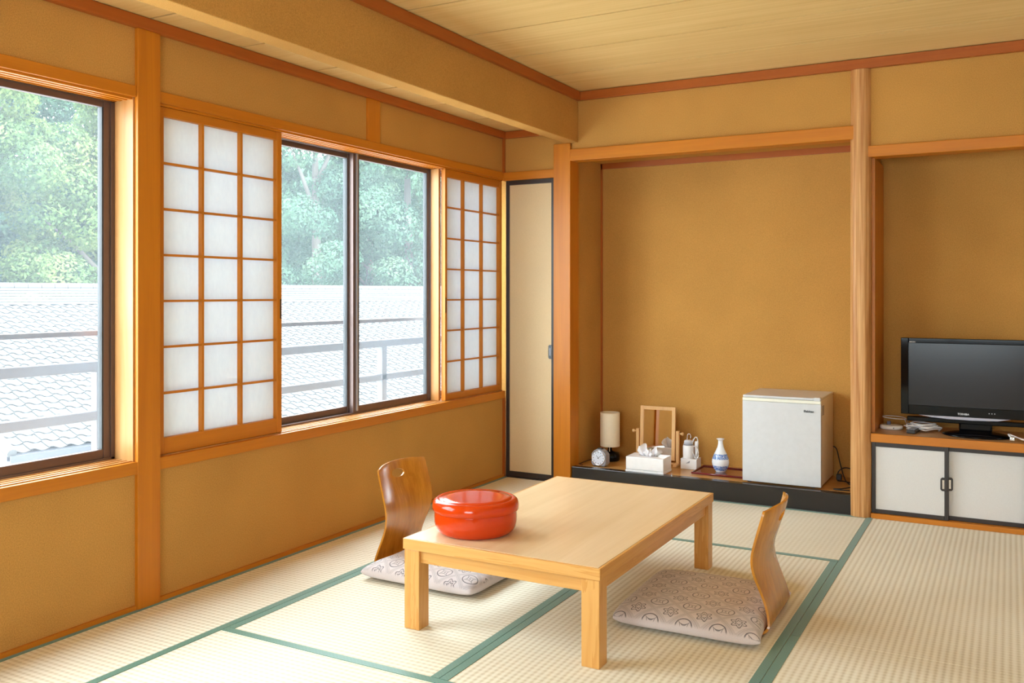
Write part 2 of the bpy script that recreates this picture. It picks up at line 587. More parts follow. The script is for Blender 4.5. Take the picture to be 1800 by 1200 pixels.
# ------------------------------------------------------------------ left wall
WT = -0.16
m = MB()
m.box(WT, 0, YR, 0.0, -0.2, ZS0 + 0.005)
m.box(WT, 0, YR, 0.0, ZH1 - 0.005, ZC + 0.1)
m.box(WT, 0, YR, W1, ZS0, ZH1)
wall_left = struct(m.build('wall_left', M_PLASTER), 'ochre clay plaster window wall')
m = MB().box(WT - 0.001, 0.018, YP0, YP1, 0.0, ZL - 0.045)
m.build('pillar', frame('z'), wall_left, bevel=0.003)
B(WT - 0.001, 0.018, W1 - 0.11, W1, 0.0, ZL - 0.045).build('pillar', frame('z'), wall_left, bevel=0.003)
B(-0.05, 0.012, -1.465, -1.360, ZH1, ZL - 0.045).build('small_post', frame('z'), wall_left, bevel=0.002)
B(-0.05, 0.012, -3.86, -3.76, ZH1, ZL - 0.045).build('small_post', frame('z'), wall_left, bevel=0.002)
B(-0.004, 0.016, -0.016, 0.002, ZH1, ZL - 0.045).build('corner_strip', trimw('z'), wall_left)
B(-0.004, 0.014, -0.014, 0.002, 0.0, ZS0).build('corner_strip', trimw('z'), wall_left)
for y0, y1 in ((W1, YP0), (YP1, -0.001)):
    B(WT, 0.010, y0, y1, ZH0, ZH1).build('head_rail', frame('y'), wall_left, bevel=0.002)
    B(WT, 0.014, y0, y1, ZS0, ZS1).build('sill_rail', frame('y'), wall_left, bevel=0.002)
    for k, x in enumerate((-0.012, -0.042, -0.072, -0.102)):
        B(x - 0.008, x + 0.008, y0 + 0.001, y1 - 0.001, ZH0 - 0.009, ZH0 + 0.001).build('head_groove_strip', frame('y'), wall_left)
        B(x - 0.008, x + 0.006, y0 + 0.001, y1 - 0.001, ZS1 - 0.001, ZS1 + 0.004).build('sill_groove_strip', M_JAMB, wall_left)
B(-0.15, -0.001, YP0 - 0.008, YP0 + 0.001, ZS1, ZH0).build('window_jamb', M_JAMB, wall_left)
for y0, y1 in ((YR, YP0 - 0.001), (YP1 + 0.001, -0.001)):
    struct(B(0.0, 0.012, y0, y1, 0.0, 0.018).build('baseboard_left', frame('y'), None))
struct(B(0.0, 0.030, YR, -0.001, ZL - 0.046, ZL - 0.0005).build('trim_1', trimw('y'), bevel=0.002))

# windows: outer frame mesh > sash > pane
def sash(parent, x, y0, y1, z0, z1, st0, st1, rb=0.036, rt=0.03, mats=None):
    m = MB()
    m.box(x - 0.014, x + 0.014, y0, y0 + st0, z0, z1)
    m.box(x - 0.014, x + 0.014, y1 - st1, y1, z0, z1)
    m.box(x - 0.012, x + 0.012, y0 + st0, y1 - st1, z0, z0 + rb)
    m.box(x - 0.012, x + 0.012, y0 + st0, y1 - st1, z1 - rt, z1)
    s = m.build('sash', M_SASH, parent, bevel=0.0015)
    B(x - 0.003, x + 0.003, y0 + st0 - 0.005, y1 - st1 + 0.005, z0 + rb - 0.005, z1 - rt + 0.005).build('glass_pane', M_GLASS, s)
    g = MB()
    for yy in (y0 + st0, y1 - st1 - 0.006):
        g.box(x - 0.013, x + 0.0125, yy, yy + 0.006, z0 + rb, z1 - rt)
    g.build('gasket', M_GASKET, s)
    return s
def win_frame(name, y0, y1, label):
    m = MB()
    m.box(-0.165, -0.105, y0, y1, ZS1 + 0.0005, ZS1 + 0.012)
    m.box(-0.165, -0.105, y0, y1, ZH0 - 0.012, ZH0 - 0.0005)
    m.box(-0.165, -0.105, y0, y0 + 0.016, ZS1, ZH0)
    m.box(-0.165, -0.105, y1 - 0.016, y1, ZS1, ZH0)
    return struct(m.build(name, M_SASH), label)
ZB, ZT = ZS1 + 0.010, ZH0 - 0.006
w1 = win_frame('window_1', W1, YP0 - 0.009, 'brown aluminium sliding window left of the big post')
sash(w1, -0.125, -3.84, YP0 - 0.012, ZB, ZT, 0.045, 0.042)
sash(w1, -0.150, W1 + 0.02, -3.80, ZB, ZT, 0.045, 0.045)
B(-0.140, -0.106, YP0 - 0.024, YP0 - 0.0105, ZB, ZT).build('jamb_channel', M_GASKET, w1)
w2 = win_frame('window_2', YP1 + 0.001, -0.004, 'brown aluminium sliding window between the paper screens')
sash(w2, -0.150, YP1 + 0.02, -2.11, ZB, ZT, 0.045, 0.045)
sash(w2, -0.150, -2.12, -1.395, ZB, ZT, 0.045, 0.052)
sash(w2, -0.122, -1.437, -0.690, ZB, ZT, 0.046, 0.048)
B(-0.150, -0.1055, -0.692, -0.672, ZB, ZT).build('frame_mullion', M_SASHL, w2)
B(-0.150, -0.1055, -0.672, -0.660, ZB, ZT).build('frame_mullion', M_SASH, w2)
sash(w2, -0.150, -0.66, -0.02, ZB, ZT, 0.045, 0.045)
B(-0.100, -0.045, -0.712, -0.690, ZS1 + 0.005, ZH0 - 0.010).build('jamb_board', M_JAMB, w2)
B(-0.110, -0.100, -1.415, -1.405, ZB + 0.01, ZT).build('meeting_strip', M_SASHL, w2)

# paper screens
def shoji(label, y0, y1, x, ys, zs, pull):
    t = thing('shoji_screen', label, 'paper screen', (x, (y0 + y1) / 2, ZS1 + 0.0045), group='paper screens on the window wall')
    off = tuple(t.location)
    z0, z1 = ZS1 + 0.0045, ZH0 - 0.0095
    fs = frame('z')
    fy = frame('y')
    B(x - 0.015, x + 0.015, y0, y0 + 0.022, z0, z1).build('stile', fs, t, off, 0.002)
    B(x - 0.015, x + 0.015, y1 - 0.030, y1, z0, z1).build('stile', fs, t, off, 0.002)
    B(x - 0.013, x + 0.013, y0 + 0.022, y1 - 0.030, z0, zs[0]).build('bottom_rail', fy, t, off, 0.002)
    B(x - 0.013, x + 0.013, y0 + 0.022, y1 - 0.030, zs[-1], z1).build('top_rail', fy, t, off, 0.002)
    for yy in ys:
        B(x - 0.009, x + 0.013, yy - 0.0055, yy + 0.0055, zs[0], zs[-1]).build('lattice_bar', fs, t, off)
    for zz in zs[1:-1]:
        B(x - 0.008, x + 0.012, y0 + 0.022, y1 - 0.030, zz - 0.0045, zz + 0.0045).build('lattice_bar', fy, t, off)
    B(x - 0.0115, x - 0.0095, y0 + 0.012, y1 - 0.018, zs[0] - 0.01, zs[-1] + 0.01).build('paper_sheet', M_PAPER, t, off)
    B(x - 0.006, x + 0.0156, pull - 0.004, pull + 0.004, 1.10, 1.19).build('finger_pull', M_HOLE, t, off)
    return t
shoji('wide paper screen beside the big orange post', -2.772, -2.082, -0.024,
      (-2.548, -2.330), [0.640, 0.818, 1.003, 1.187, 1.371, 1.555, 1.739, 1.925], -2.090)
shoji('narrow-looking paper screen in the far corner beside the sliding door', -0.694, -0.006, -0.024,
      (-0.478, -0.255), [0.612, 0.805, 0.992, 1.177, 1.362, 1.547, 1.734, 1.915], -0.688)

# ------------------------------------------------------------------ ceiling, beam
ceiling = struct(B(-0.16, XR + 0.1, YR - 0.1, 0.6, ZC + 0.008, ZC + 0.14).build('ceiling', M_BLACKSEMI), 'pale straight grained board ceiling')
n = 0
bd = 0.4735
y = 0.0
while y > YR:
    y1 = max(YR, y - bd)
    B(0.546, XR, y1 + 0.006, y - 0.006, ZC + 0.003, ZC + 0.009).build('ceiling_board', M_CEIL, ceiling)
    B(0.0, 0.452, y1 + 0.005, y - 0.005, ZL + 0.002, ZL + 0.009).build('ceiling_board', M_CEIL, ceiling)
    y = y1
B(0.0, 0.452, YR, 0, ZL + 0.008, ZL + 0.03).build('low_ceiling_backing', M_BLACKSEMI, ceiling)
B(0.452, 0.546, YR, -0.0005, 2.174, ZC + 0.01).build('beam', M_BEAMPL, ceiling, bevel=0.004)
struct(B(0.546, 0.574, YR, -0.030, 2.436, ZC - 0.0005).build('trim_2', trimw('y'), bevel=0.002))
struct(B(0.546, XR, -0.030, -0.0005, 2.436, ZC - 0.0005).build('trim_3', trimw('x'), bevel=0.002))
struct(B(0.030, 0.452, -0.028, -0.0005, ZL - 0.046, ZL - 0.0005).build('trim_4', trimw('x'), bevel=0.002))

# ------------------------------------------------------------------ back wall with the two alcoves
CX0, CX1 = 0.379, 0.498
XL0, XL1 = 2.183, 2.292
m = MB()
m.box(-0.16, CX1 - 0.02, 0.0, 0.10, 2.005, ZC + 0.1)
m.box(CX1 - 0.02, CX1 + 0.002, 0.0, 0.10, 2.12, ZC + 0.1)                # above the sliding door
m.box(-0.16, CX0 + 0.02, 0.055, 0.12, 0.0, 2.01)              # behind the sliding door
m.box(CX1 - 0.06, XL0 + 0.06, 0.0, 0.08, 2.10, ZC + 0.1)      # above the left alcove
m.box(XS - 0.10, XS, 0.05, YB + 0.1, 0.0, 2.12)               # left alcove side
m.box(XS - 0.10, XL1 + 0.02, YB, YB + 0.1, 0.0, ZC)           # left alcove back
m.box(XS, XL1, 0.05, YB, 2.104, 2.20)                         # left alcove top
m.box(2.215, 2.288, 0.06, YB, 0.0, 2.12)                      # between the alcoves
m.box(2.25, XR + 0.1, 0.0, 0.08, 1.99, ZC + 0.1)              # above the right alcove
m.box(2.28, XR + 0.1, YA, YA + 0.2, 0.0, ZC)                  # right alcove back
m.box(2.28, XR, 0.05, YA, 2.01, 2.1)
wall_back = struct(m.build('wall_back', M_PLASTER), 'ochre clay plaster wall with two alcoves')
B(CX0, CX1, -0.020, 0.110, 0.0, 2.1735).build('pillar', frame('z'), wall_back, bevel=0.003)
B(0.0, CX0, -0.014, 0.06, 1.962, 2.016).build('door_head_rail', frame('x'), wall_back, bevel=0.002)
B(CX1 + 0.0005, 2.207, -0.024, 0.07, 2.058, 2.132).build('alcove_lintel', frame('x'), wall_back, bevel=0.003)
B(2.272, XR, -0.018, 0.09, 1.955, 2.016).build('alcove_lintel', frame('x'), wall_back, bevel=0.003)
B(XS, XL0, YB - 0.012, YB + 0.001, 2.066, 2.105).build('alcove_top_strip', trimw('x'), wall_back)
B(XS - 0.001, XS + 0.012, YB - 0.012, YB + 0.001, 0.11, 2.10).build('alcove_corner_strip', trimw('z'), wall_back)
B(2.287, 2.3045, 0.045, YA - 0.0005, 0.4585, 1.956).build('alcove_side_board', frame('z'), wall_back)
# rough log post
m = MB()
seg, rows = 40, 70
for j in range(rows):
    z = 2.4355 * j / (rows - 1)
    for k in range(seg):
        a = 2 * PI * k / seg
        p = Vector((math.cos(a) * 5.5 + 0.3 * math.sin(z * 2), math.sin(a) * 5.5, z * 1.1))
        r = 0.0525 * (1 + 0.045 * mnoise.noise(p * 1.6) + 0.035 * mnoise.noise(Vector((a * 5.5, 3.0, z * 2.0))) )
        sq = 1.0 / max(abs(math.cos(a)), abs(math.sin(a)))
        r *= min(sq, 1.08)
        m.v.append((2.2365 + r * math.cos(a), 0.022 + r * math.sin(a), z))
for j in range(rows - 1):
    for k in range(seg):
        m.f.append((j * seg + k, j * seg + (k + 1) % seg, (j + 1) * seg + (k + 1) % seg, (j + 1) * seg + k))
m.build('log_post', M_LOG, wall_back, smooth=True)

# sliding door (paper on black frame)
d1 = MB()
d1.box(0.014, 0.040, 0.008, 0.030, 0.004, 1.962)
d1.box(0.350, 0.376, 0.008, 0.030, 0.004, 1.962)
d1.box(0.040, 0.350, 0.008, 0.030, 0.004, 0.040)
d1.box(0.040, 0.350, 0.008, 0.030, 1.932, 1.962)
door1 = struct(d1.build('door_1', M_BLACKSEMI, bevel=0.002), 'narrow beige paper sliding door with black frame')
B(0.038, 0.352, 0.014, 0.026, 0.038, 1.934).build('paper_panel', M_FUSUMA, door1)
hp = MB()
hp.prism([(0.330, 0.802), (0.336, 0.792), (0.356, 0.792), (0.356, 0.882), (0.336, 0.882), (0.330, 0.872)], 'y', 0.004, 0.015)
pull = hp.build('door_pull', M_BLACK, door1, bevel=0.001)
B(0.338, 0.347, 0.0035, 0.006, 0.812, 0.862).build('pull_recess', M_GREY, pull)
struct(B(0.0, CX0, -0.006, 0.055, -0.02, 0.0035).build('trim_5', M_BLACKSEMI))

# left alcove floor
af = struct(B(XS, XL1 - 0.05, 0.045, YB, 0.0, 0.109).build('alcove_floor', M_ALCFLOOR), 'raised alcove floor with a black lacquered edge')
B(CX1 + 0.004, XL0 + 0.004, -0.006, 0.050, 0.0, 0.1135).build('lacquered_edge', M_BLACK, af, bevel=0.003)
B(CX1 + 0.001, XL0 + 0.004, -0.010, -0.0065, 0.0, 0.006).build('floor_strip', M_BLACKSEMI, af)

# remaining room behind the camera
wr = struct(B(XR, XR + 0.15, YR - 0.1, 0.6, -0.2, ZC + 0.1).build('wall_right', M_DOORPAPER), 'pale papered wall right of the room')
m = MB()
m.box(-0.16, XR + 0.1, YR - 0.12, YR, -0.2, 0.60)
m.box(-0.16, XR + 0.1, YR - 0.12, YR, 2.0, ZC + 0.1)
m.box(-0.16, 1.4, YR - 0.12, YR, 0.60, 2.0)
m.box(3.2, XR + 0.1, YR - 0.12, YR, 0.60, 2.0)
struct(m.build('wall_rear', M_PLASTER), 'plaster wall with a wide window behind the viewer')
m = MB()
for x in (1.40, 2.28, 3.16):
    m.box(x, x + 0.04, YR - 0.08, YR - 0.04, 0.60, 2.0)
m.box(1.40, 3.2, YR - 0.08, YR - 0.04, 0.60, 0.64)
m.box(1.40, 3.2, YR - 0.08, YR - 0.04, 1.96, 2.0)
w3 = struct(m.build('window_3', M_SASH), 'wide window behind the viewer')
for x in (1.40, 2.28):
    B(x + 0.03, x + 0.89, YR - 0.063, YR - 0.057, 0.62, 1.98).build('glass_pane', M_GLASS, w3)

# ------------------------------------------------------------------ built in cabinet
cab = thing('built_in_cabinet', 'low built-in cabinet with white paper sliding doors and orange wooden top', 'cabinet', (2.29, 0.0, 0.0))
co = tuple(cab.location)
XE = 4.18
B(2.291, XE, -0.004, YA - 0.001, 0.414, 0.458).build('top_board', wood('cabinet_top', (0.46, 0.24, 0.09, 1), (0.58, 0.33, 0.14, 1), 'x', rough=0.35), cab, co)
B(2.2905, XE, -0.014, -0.004, 0.413, 0.4585).build('top_edge', frame('x'), cab, co, 0.002)
B(2.291, XE, -0.016, 0.10, 0.0005, 0.026).build('bottom_rail', frame('x'), cab, co, 0.002)
B(2.2915, XE, 0.05, YA - 0.002, 0.026, 0.413).build('carcass', M_HOLE, cab, co)
def cdoor(x0, x1, y, side):
    m = MB()
    z0, z1 = 0.0265, 0.413
    m.box(x0, x0 + 0.020, y, y + 0.018, z0, z1)
    m.box(x1 - 0.020, x1, y, y + 0.018, z0, z1)
    m.box(x0 + 0.02, x1 - 0.02, y, y + 0.018, z0, z0 + 0.022)
    m.box(x0 + 0.02, x1 - 0.02, y, y + 0.018, z1 - 0.026, z1)
    d = m.build('sliding_door', M_BLACKSEMI, cab, co, 0.0015)
    B(x0 + 0.018, x1 - 0.018, y + 0.006, y + 0.014, z0 + 0.02, z1 - 0.024).build('paper_panel', M_DOORPAPER, d, co)
    xa = x1 - 0.006 if side > 0 else x0 + 0.006
    s = -side
    m = MB()
    m.prism([(xa, 0.180), (xa + s * 0.026, 0.180), (xa + s * 0.033, 0.188), (xa + s * 0.033, 0.242), (xa + s * 0.026, 0.250), (xa, 0.250)][::s], 'y', y - 0.003, y + 0.008)
    h = m.build('door_pull', M_BLACKSEMI, d, co, 0.001)
    B(xa + s * 0.014, xa + s * 0.024, y - 0.0042, y, 0.192, 0.238).build('pull_recess', M_CHROME, h, co)
cdoor(2.2925, 2.670, 0.004, 1)
cdoor(2.650, 3.035, 0.026, -1)
cdoor(3.02, 3.40, 0.004, 1)
cdoor(3.38, 3.78, 0.026, -1)
struct(B(3.78, XR, 0.0, 0.1, 0.0, 1.955).build('wall_alcove_end', M_PLASTER), 'plaster wall beside the cabinet')

# ------------------------------------------------------------------ low table
TX0, TX1, TY0, TY1, TZ = 1.015, 1.793, -2.552, -1.275, 0.328
tab = thing('low_table', 'low pale wooden table with four square legs on the tatami', 'table', ((TX0 + TX1) / 2, (TY0 + TY1) / 2, 0))
to = tuple(tab.location)
e = 0.010
B(TX0 + e, TX1 - e, TY0 + e, TY1 - e, TZ - 0.036, TZ).build('tabletop', M_TOP, tab, to, 0.0008)
ET = TZ - 0.0006
for a in ((TX0, TX1, TY0, TY0 + e, 'x'), (TX0, TX1, TY1 - e, TY1, 'x'), (TX0, TX0 + e, TY0 + e, TY1 - e, 'y'), (TX1 - e, TX1, TY0 + e, TY1 - e, 'y')):
    B(a[0], a[1], a[2], a[3], TZ - 0.040, ET).build('edge_band', tablew(a[4]), tab, to, 0.002)
LW = 0.064
ins = 0.004
for xx in (TX0 + ins, TX1 - ins - LW):
    for yy in (TY0 + ins, TY1 - ins - LW):
        B(xx, xx + LW, yy, yy + LW, 0.0003, TZ - 0.0405).build('leg', tablew('z'), tab, to, 0.002)
za, zb = TZ - 0.086, TZ - 0.0405
for yy in (TY0 + 0.016, TY1 - 0.016 - 0.022):
    B(TX0 + ins + LW, TX1 - ins - LW, yy, yy + 0.022, za, zb).build('apron', tablew('x'), tab, to, 0.0015)
for xx in (TX0 + 0.016, TX1 - 0.016 - 0.022):
    B(xx, xx + 0.022, TY0 + ins + LW, TY1 - ins - LW, za, zb).build('apron', tablew('y'), tab, to, 0.0015)

# ------------------------------------------------------------------ lacquered container on the table
bw = thing('lacquered_container', 'round vermilion lacquered lidded box on the low table', 'container', (1.200, -2.345, TZ + 0.0005))
body = [(0.0, 0.0), (0.126, 0.0), (0.131, 0.002), (0.1420, 0.010), (0.1500, 0.023), (0.1535, 0.040), (0.1545, 0.060), (0.1530, 0.084), (0.1520, 0.088), (0.140, 0.088), (0.140, 0.02), (0.0, 0.012)]
MB().lathe(body, seg=64).build('bowl', M_LACQ, bw, smooth=True)
lid = [(0.1500, 0.0845), (0.1590, 0.0845), (0.1612, 0.0875), (0.1620, 0.098), (0.1608, 0.110), (0.1570, 0.119), (0.1505, 0.1245), (0.1440, 0.1265), (0.1400, 0.1268), (0.1375, 0.1255), (0.1355, 0.1255), (0.1335, 0.1275), (0.10, 0.1290), (0.0, 0.1296)]
MB().lathe(lid, seg=64).build('lid', M_LACQ, bw, smooth=True)

# ------------------------------------------------------------------ legless chairs
def chair_mesh():
    # profile u (forward), z of the shell centreline; v lateral
    prof = [(0.400, 0.010), (0.30, 0.010), (0.15, 0.010), (0.055, 0.010), (0.024, 0.016), (0.010, 0.030), (0.008, 0.048), (0.016, 0.085), (0.030, 0.125), (0.046, 0.165), (0.060, 0.205), (0.067, 0.245), (0.065, 0.285), (0.056, 0.325), (0.044, 0.37), (0.034, 0.406), (0.027, 0.432), (0.024, 0.448)]
    #           half width along profile
    wid = [0.19, 0.195, 0.20, 0.20, 0.195, 0.185, 0.180, 0.170, 0.165, 0.167, 0.175, 0.184, 0.189, 0.190, 0.189, 0.188, 0.186, 0.178]
    # horizontal curvature of the back (centre pushed back)
    cur = [0, 0, 0, 0, 0, 0, 0.001, 0.004, 0.008, 0.013, 0.018, 0.024, 0.029, 0.033, 0.036, 0.038, 0.038, 0.038]
    # resample smoothly
    import bisect
    NS, NV = 84, 36
    def cat(arr, t):
        n = len(arr)
        x = t * (n - 1)
        i = min(int(x), n - 2)
        f = x - i
        p0, p1, p2, p3 = arr[max(i - 1, 0)], arr[i], arr[i + 1], arr[min(i + 2, n - 1)]
        return 0.5 * (2 * p1 + (p2 - p0) * f + (2 * p0 - 5 * p1 + 4 * p2 - p3) * f * f + (3 * p1 - p0 - 3 * p2 + p3) * f ** 3)
    top, th = [], 0.0042
    V, F = [], []
    hole = (0.945, 0.0)   # in t, lateral
    rows = []
    for j in range(NS + 1):
        t = j / NS
        u, z = cat([p[0] for p in prof], t), cat([p[1] for p in prof], t)
        w, c = cat(wid, t), cat(cur, t)
        u2, z2 = cat([p[0] for p in prof], min(1, t + 0.01)), cat([p[1] for p in prof], min(1, t + 0.01))
        u1, z1 = cat([p[0] for p in prof], max(0, t - 0.01)), cat([p[1] for p in prof], max(0, t - 0.01))
        d = Vector((u2 - u1, 0, z2 - z1)).normalized()
        nrm = Vector((d.z, 0, -d.x))
        row = []
        for k in range(NV + 1):
            s = -1 + 2 * k / NV
            v = s * w
            zz = z
            if j == NS:
                zz = z - 0.012 * abs(s) ** 6 + 0.004 * (1 - s * s)
            elif j == NS - 1:
                zz = z - 0.004 * abs(s) ** 6
            cu = u - c * (1 - s * s)
            row.append((cu, v, zz, nrm))
        rows.append(row)
    inside = lambda u, v, z: ((z - 0.396) / 0.0185) ** 2 + (v / 0.050) ** 2 < 1.0
    # keep faces whose centre lies outside the hand hole; snap the rim
    idx = {}
    for side in (1, -1):
        for j, row in enumerate(rows):
            for k, (u, v, z, nrm) in enumerate(row):
                q = ((z - 0.396) / 0.0185) ** 2 + (v / 0.050) ** 2
                zz, vv = z, v
                if j > NS * 0.7 and 0.3 < q < 2.2:
                    f = 1 / math.sqrt(q)
                    if 0.62 < q < 1.5:
                        zz, vv = 0.396 + (z - 0.396) * f, v * f
                idx[(side, j, k)] = len(V)
                V.append((u + nrm.x * th * side, vv, zz + nrm.z * th * side))
    cells = set()
    for j in range(NS):
        for k in range(NV):
            us = [rows[j][k], rows[j + 1][k], rows[j][k + 1], rows[j + 1][k + 1]]
            zc = sum(p[2] for p in us) / 4
            vc = sum(p[1] for p in us) / 4
            if j > NS * 0.7 and inside(0, vc, zc):
                continue
            cells.add((j, k))
    for j, k in cells:
        F.append((idx[1, j, k], idx[1, j, k + 1], idx[1, j + 1, k + 1], idx[1, j + 1, k]))
        F.append((idx[-1, j, k], idx[-1, j + 1, k], idx[-1, j + 1, k + 1], idx[-1, j, k + 1]))
        for dj, dk, a, b in ((-1, 0, (j, k), (j, k + 1)), (1, 0, (j + 1, k + 1), (j + 1, k)), (0, -1, (j + 1, k), (j, k)), (0, 1, (j, k + 1), (j + 1, k + 1))):
            if (j + dj, k + dk) not in cells:
                F.append((idx[1, a[0], a[1]], idx[-1, a[0], a[1]], idx[-1, b[0], b[1]], idx[1, b[0], b[1]]))
    me = bpy.data.meshes.new('shell')
    me.from_pydata(V, [], F)
    me.update()
    me.materials.append(M_PLY)
    me.polygons.foreach_set('use_smooth', [True] * len(me.polygons))
    return me
CH = chair_mesh()
def chair(label, loc, rz):
    t = thing('legless_chair', label, 'chair', loc, rz, 'legless chairs at the low table')
    o = link('shell', CH, t)
    md = o.modifiers.new('edge', 'EDGE_SPLIT')
    md.split_angle = math.radians(55)
    return t
chair('brown bent plywood legless chair by the window wall, facing away from it', (0.492, -1.868, 0), 0.03)
chair('brown bent plywood legless chair right of the low table, seen from behind', (2.208, -1.820, 0), PI + 0.02)

def cushion(label, cx, cy, rz, sx, sy, h=0.054, z0=0.0165, notch=0.03):
    N = 28
    V, F = [], []
    for side in (0, 1):
        for j in range(N + 1):
            for i in range(N + 1):
                u, v = -1 + 2 * i / N, -1 + 2 * j / N
                # denser near edge
                u, v = math.sin(u * PI / 2), math.sin(v * PI / 2)
                k = (1 - abs(u) ** 4.5) * (1 - abs(v) ** 4.5)
                k = max(k, 0) ** 0.40
                cr = 1 - 0.055 * (u * u * v * v) ** 3
                pu = u * sx / 2 * (1 - 0.018 * (1 - v * v)) * cr
                pv = v * sy / 2 * (1 - 0.018 * (1 - u * u)) * cr
                if u < 0:
                    pu += notch * (abs(u) ** 3) * (1 - v ** 4)
                wob = 0.004 * mnoise.noise(Vector((u * 2.3, v * 2.3, cx * 7)))
                rim = 0.013
                z = z0 + (rim + (h + wob) * k if side else rim - rim * min(1, k * 2.5))
                V.append((pu, pv, z))
    n2 = (N + 1) ** 2
    for j in range(N):
        for i in range(N):
            a = j * (N + 1) + i
            F.append((n2 + a, n2 + a + 1, n2 + a + N + 2, n2 + a + N + 1))
            F.append((a, a + N + 1, a + N + 2, a + 1))
    mb = MB()
    mb.v, mb.f = V, F
    o = mb.build('floor_cushion', M_CUSH, None, smooth=True)
    wd = o.modifiers.new('weld', 'WELD')
    wd.merge_threshold = 0.0002
    o.location = (cx, cy, 0)
    o.rotation_euler = (0, 0, rz)
    return tag(o, label, 'cushion', 'floor cushions on the legless chairs')
cushion('flat mauve brocade floor cushion by the window wall, half behind the table leg', 0.805, -1.945, -0.02, 0.585, 0.50)
cushion('flat mauve brocade floor cushion in full view right of the low table', 1.935, -1.868, PI + 0.03, 0.565, 0.61)

# ------------------------------------------------------------------ left alcove things
ZA = 0.1095
# fridge
fx0, fx1, fy0, fy1, fh = 1.575, 2.018, 0.055, 0.475, 0.502
fr = thing('small_refrigerator', 'small white one-door refrigerator standing in the alcove', 'refrigerator', ((fx0 + fx1) / 2, (fy0 + fy1) / 2, ZA))
fo = tuple(fr.location)
B(fx0 + 0.004, fx1 - 0.002, fy0 + 0.038, fy1, ZA + 0.012, ZA + fh - 0.002).build('cabinet_body', M_FRIDGES, fr, fo, 0.004)
B(fx0 + 0.002, fx1, fy0 + 0.006, fy1 + 0.002, ZA + fh - 0.002, ZA + fh + 0.012).build('top_panel', M_FRIDGE, fr, fo, 0.004)
# slightly bowed door
m = MB()
pts = [(fx0, fy0 + 0.036)] + [(fx0 + (fx1 - fx0) * i / 12, fy0 + 0.006 - 0.008 * math.sin(PI * i / 12)) for i in range(13)] + [(fx1, fy0 + 0.036)]
m.prism(pts, 'z', ZA + 0.012, ZA + fh - 0.022)
door = m.build('door', M_FRIDGE, fr, fo, 0.002)
m = MB()
m.prism([(fx0, fy0 + 0.036), (fx0, fy0 + 0.004), (fx1, fy0 + 0.004), (fx1, fy0 + 0.036)], 'z', ZA + fh - 0.0215, ZA + fh - 0.003)
m.build('door_cap', plain('ivory_plastic', (0.78, 0.77, 0.66, 1), 0.35), fr, fo, 0.003)
B(fx0 + 0.004, fx1 - 0.004, fy0 + 0.036, fy0 + 0.039, ZA + 0.014, ZA + fh - 0.004).build('door_seal', M_GREY, fr, fo)
m = MB()
m.prism([(fx1 - 0.038, fy0 + 0.002), (fx1 - 0.004, fy0 + 0.002), (fx1 - 0.004, fy0 + 0.045), (fx1 - 0.030, fy0 + 0.030)], 'z', ZA + fh - 0.004, ZA + fh + 0.016)
m.build('hinge_cover', M_FRIDGE, fr, fo, 0.002)
for xx in (fx0 + 0.03, fx1 - 0.05):
    for yy in (fy0 + 0.05, fy1 - 0.04):
        MB().lathe([(0, 0), (0.012, 0), (0.012, 0.0125), (0, 0.0125)], (xx, yy, ZA + 0.0003), 12).build('foot', M_DKGREY, fr, fo)
m = MB()
for k in range(7):
    m.box(fx1 - 0.002, fx1 + 0.0004, fy0 + 0.055, fy0 + 0.105, ZA + fh - 0.04 - k * 0.008, ZA + fh - 0.036 - k * 0.008)
m.build('side_vent', M_GREY, fr, fo)

def text(name, body, size, mat, loc, rot, parent, off, bold=0.0, ext=0.0004):
    c = bpy.data.curves.new(name, 'FONT')
    c.body = body
    c.size = size
    c.extrude = ext
    c.offset = bold
    c.align_x = 'CENTER'
    c.align_y = 'CENTER'
    t = bpy.data.objects.new(name, c)
    COL.objects.link(t)
    bpy.context.view_layer.update()
    me = bpy.data.meshes.new_from_object(t.evaluated_get(bpy.context.evaluated_depsgraph_get()))
    bpy.data.objects.remove(t)
    me.materials.clear()
    me.materials.append(mat)
    o = link(name, me, parent)
    o.location = Vector(loc) - Vector(off)
    o.rotation_euler = rot
    return o
text('logo', 'Elabitax', 0.0175, M_INKK, (1.952, fy0 - 0.0012 + 0.0014, ZA + 0.438), (PI / 2, 0, 0.02), fr, fo, 0.0005)

# fridge cord
def cord(name, label, pts, r, mat, cat='cord', sub=6):
    # smooth catmull path
    P = [Vector(p) for p in pts]
    out = []
    for i in range(len(P) - 1):
        p0, p1, p2, p3 = P[max(i - 1, 0)], P[i], P[i + 1], P[min(i + 2, len(P) - 1)]
        for k in range(sub):
            f = k / sub
            out.append(0.5 * (2 * p1 + (p2 - p0) * f + (2 * p0 - 5 * p1 + 4 * p2 - p3) * f * f + (3 * p1 - p0 - 3 * p2 + p3) * f ** 3))
    out.append(P[-1])
    base = Vector((P[0].x, P[0].y, min(p.z for p in out) - r))
    o = MB().tube(out, r, 6).build(name, mat, None, tuple(base), smooth=True)
    o.location = base
    return tag(o, label, cat) if label else o
fc = cord('power_cord', 'black power cord tangled on the alcove floor right of the refrigerator',
     [(2.022, 0.44, 0.30), (2.045, 0.42, 0.285), (2.075, 0.36, 0.21), (2.11, 0.30, 0.135), (2.145, 0.26, ZA + 0.006), (2.165, 0.30, ZA + 0.005), (2.10, 0.34, ZA + 0.006), (2.055, 0.37, ZA + 0.006), (2.06, 0.40, 0.16), (2.10, 0.40, 0.185), (2.16, 0.36, 0.17), (2.17, 0.22, ZA + 0.012), (2.12, 0.13, ZA + 0.005), (2.08, 0.10, ZA + 0.005), (2.12, 0.085, ZA + 0.006), (2.165, 0.10, ZA + 0.005)], 0.0035, M_CORDK)
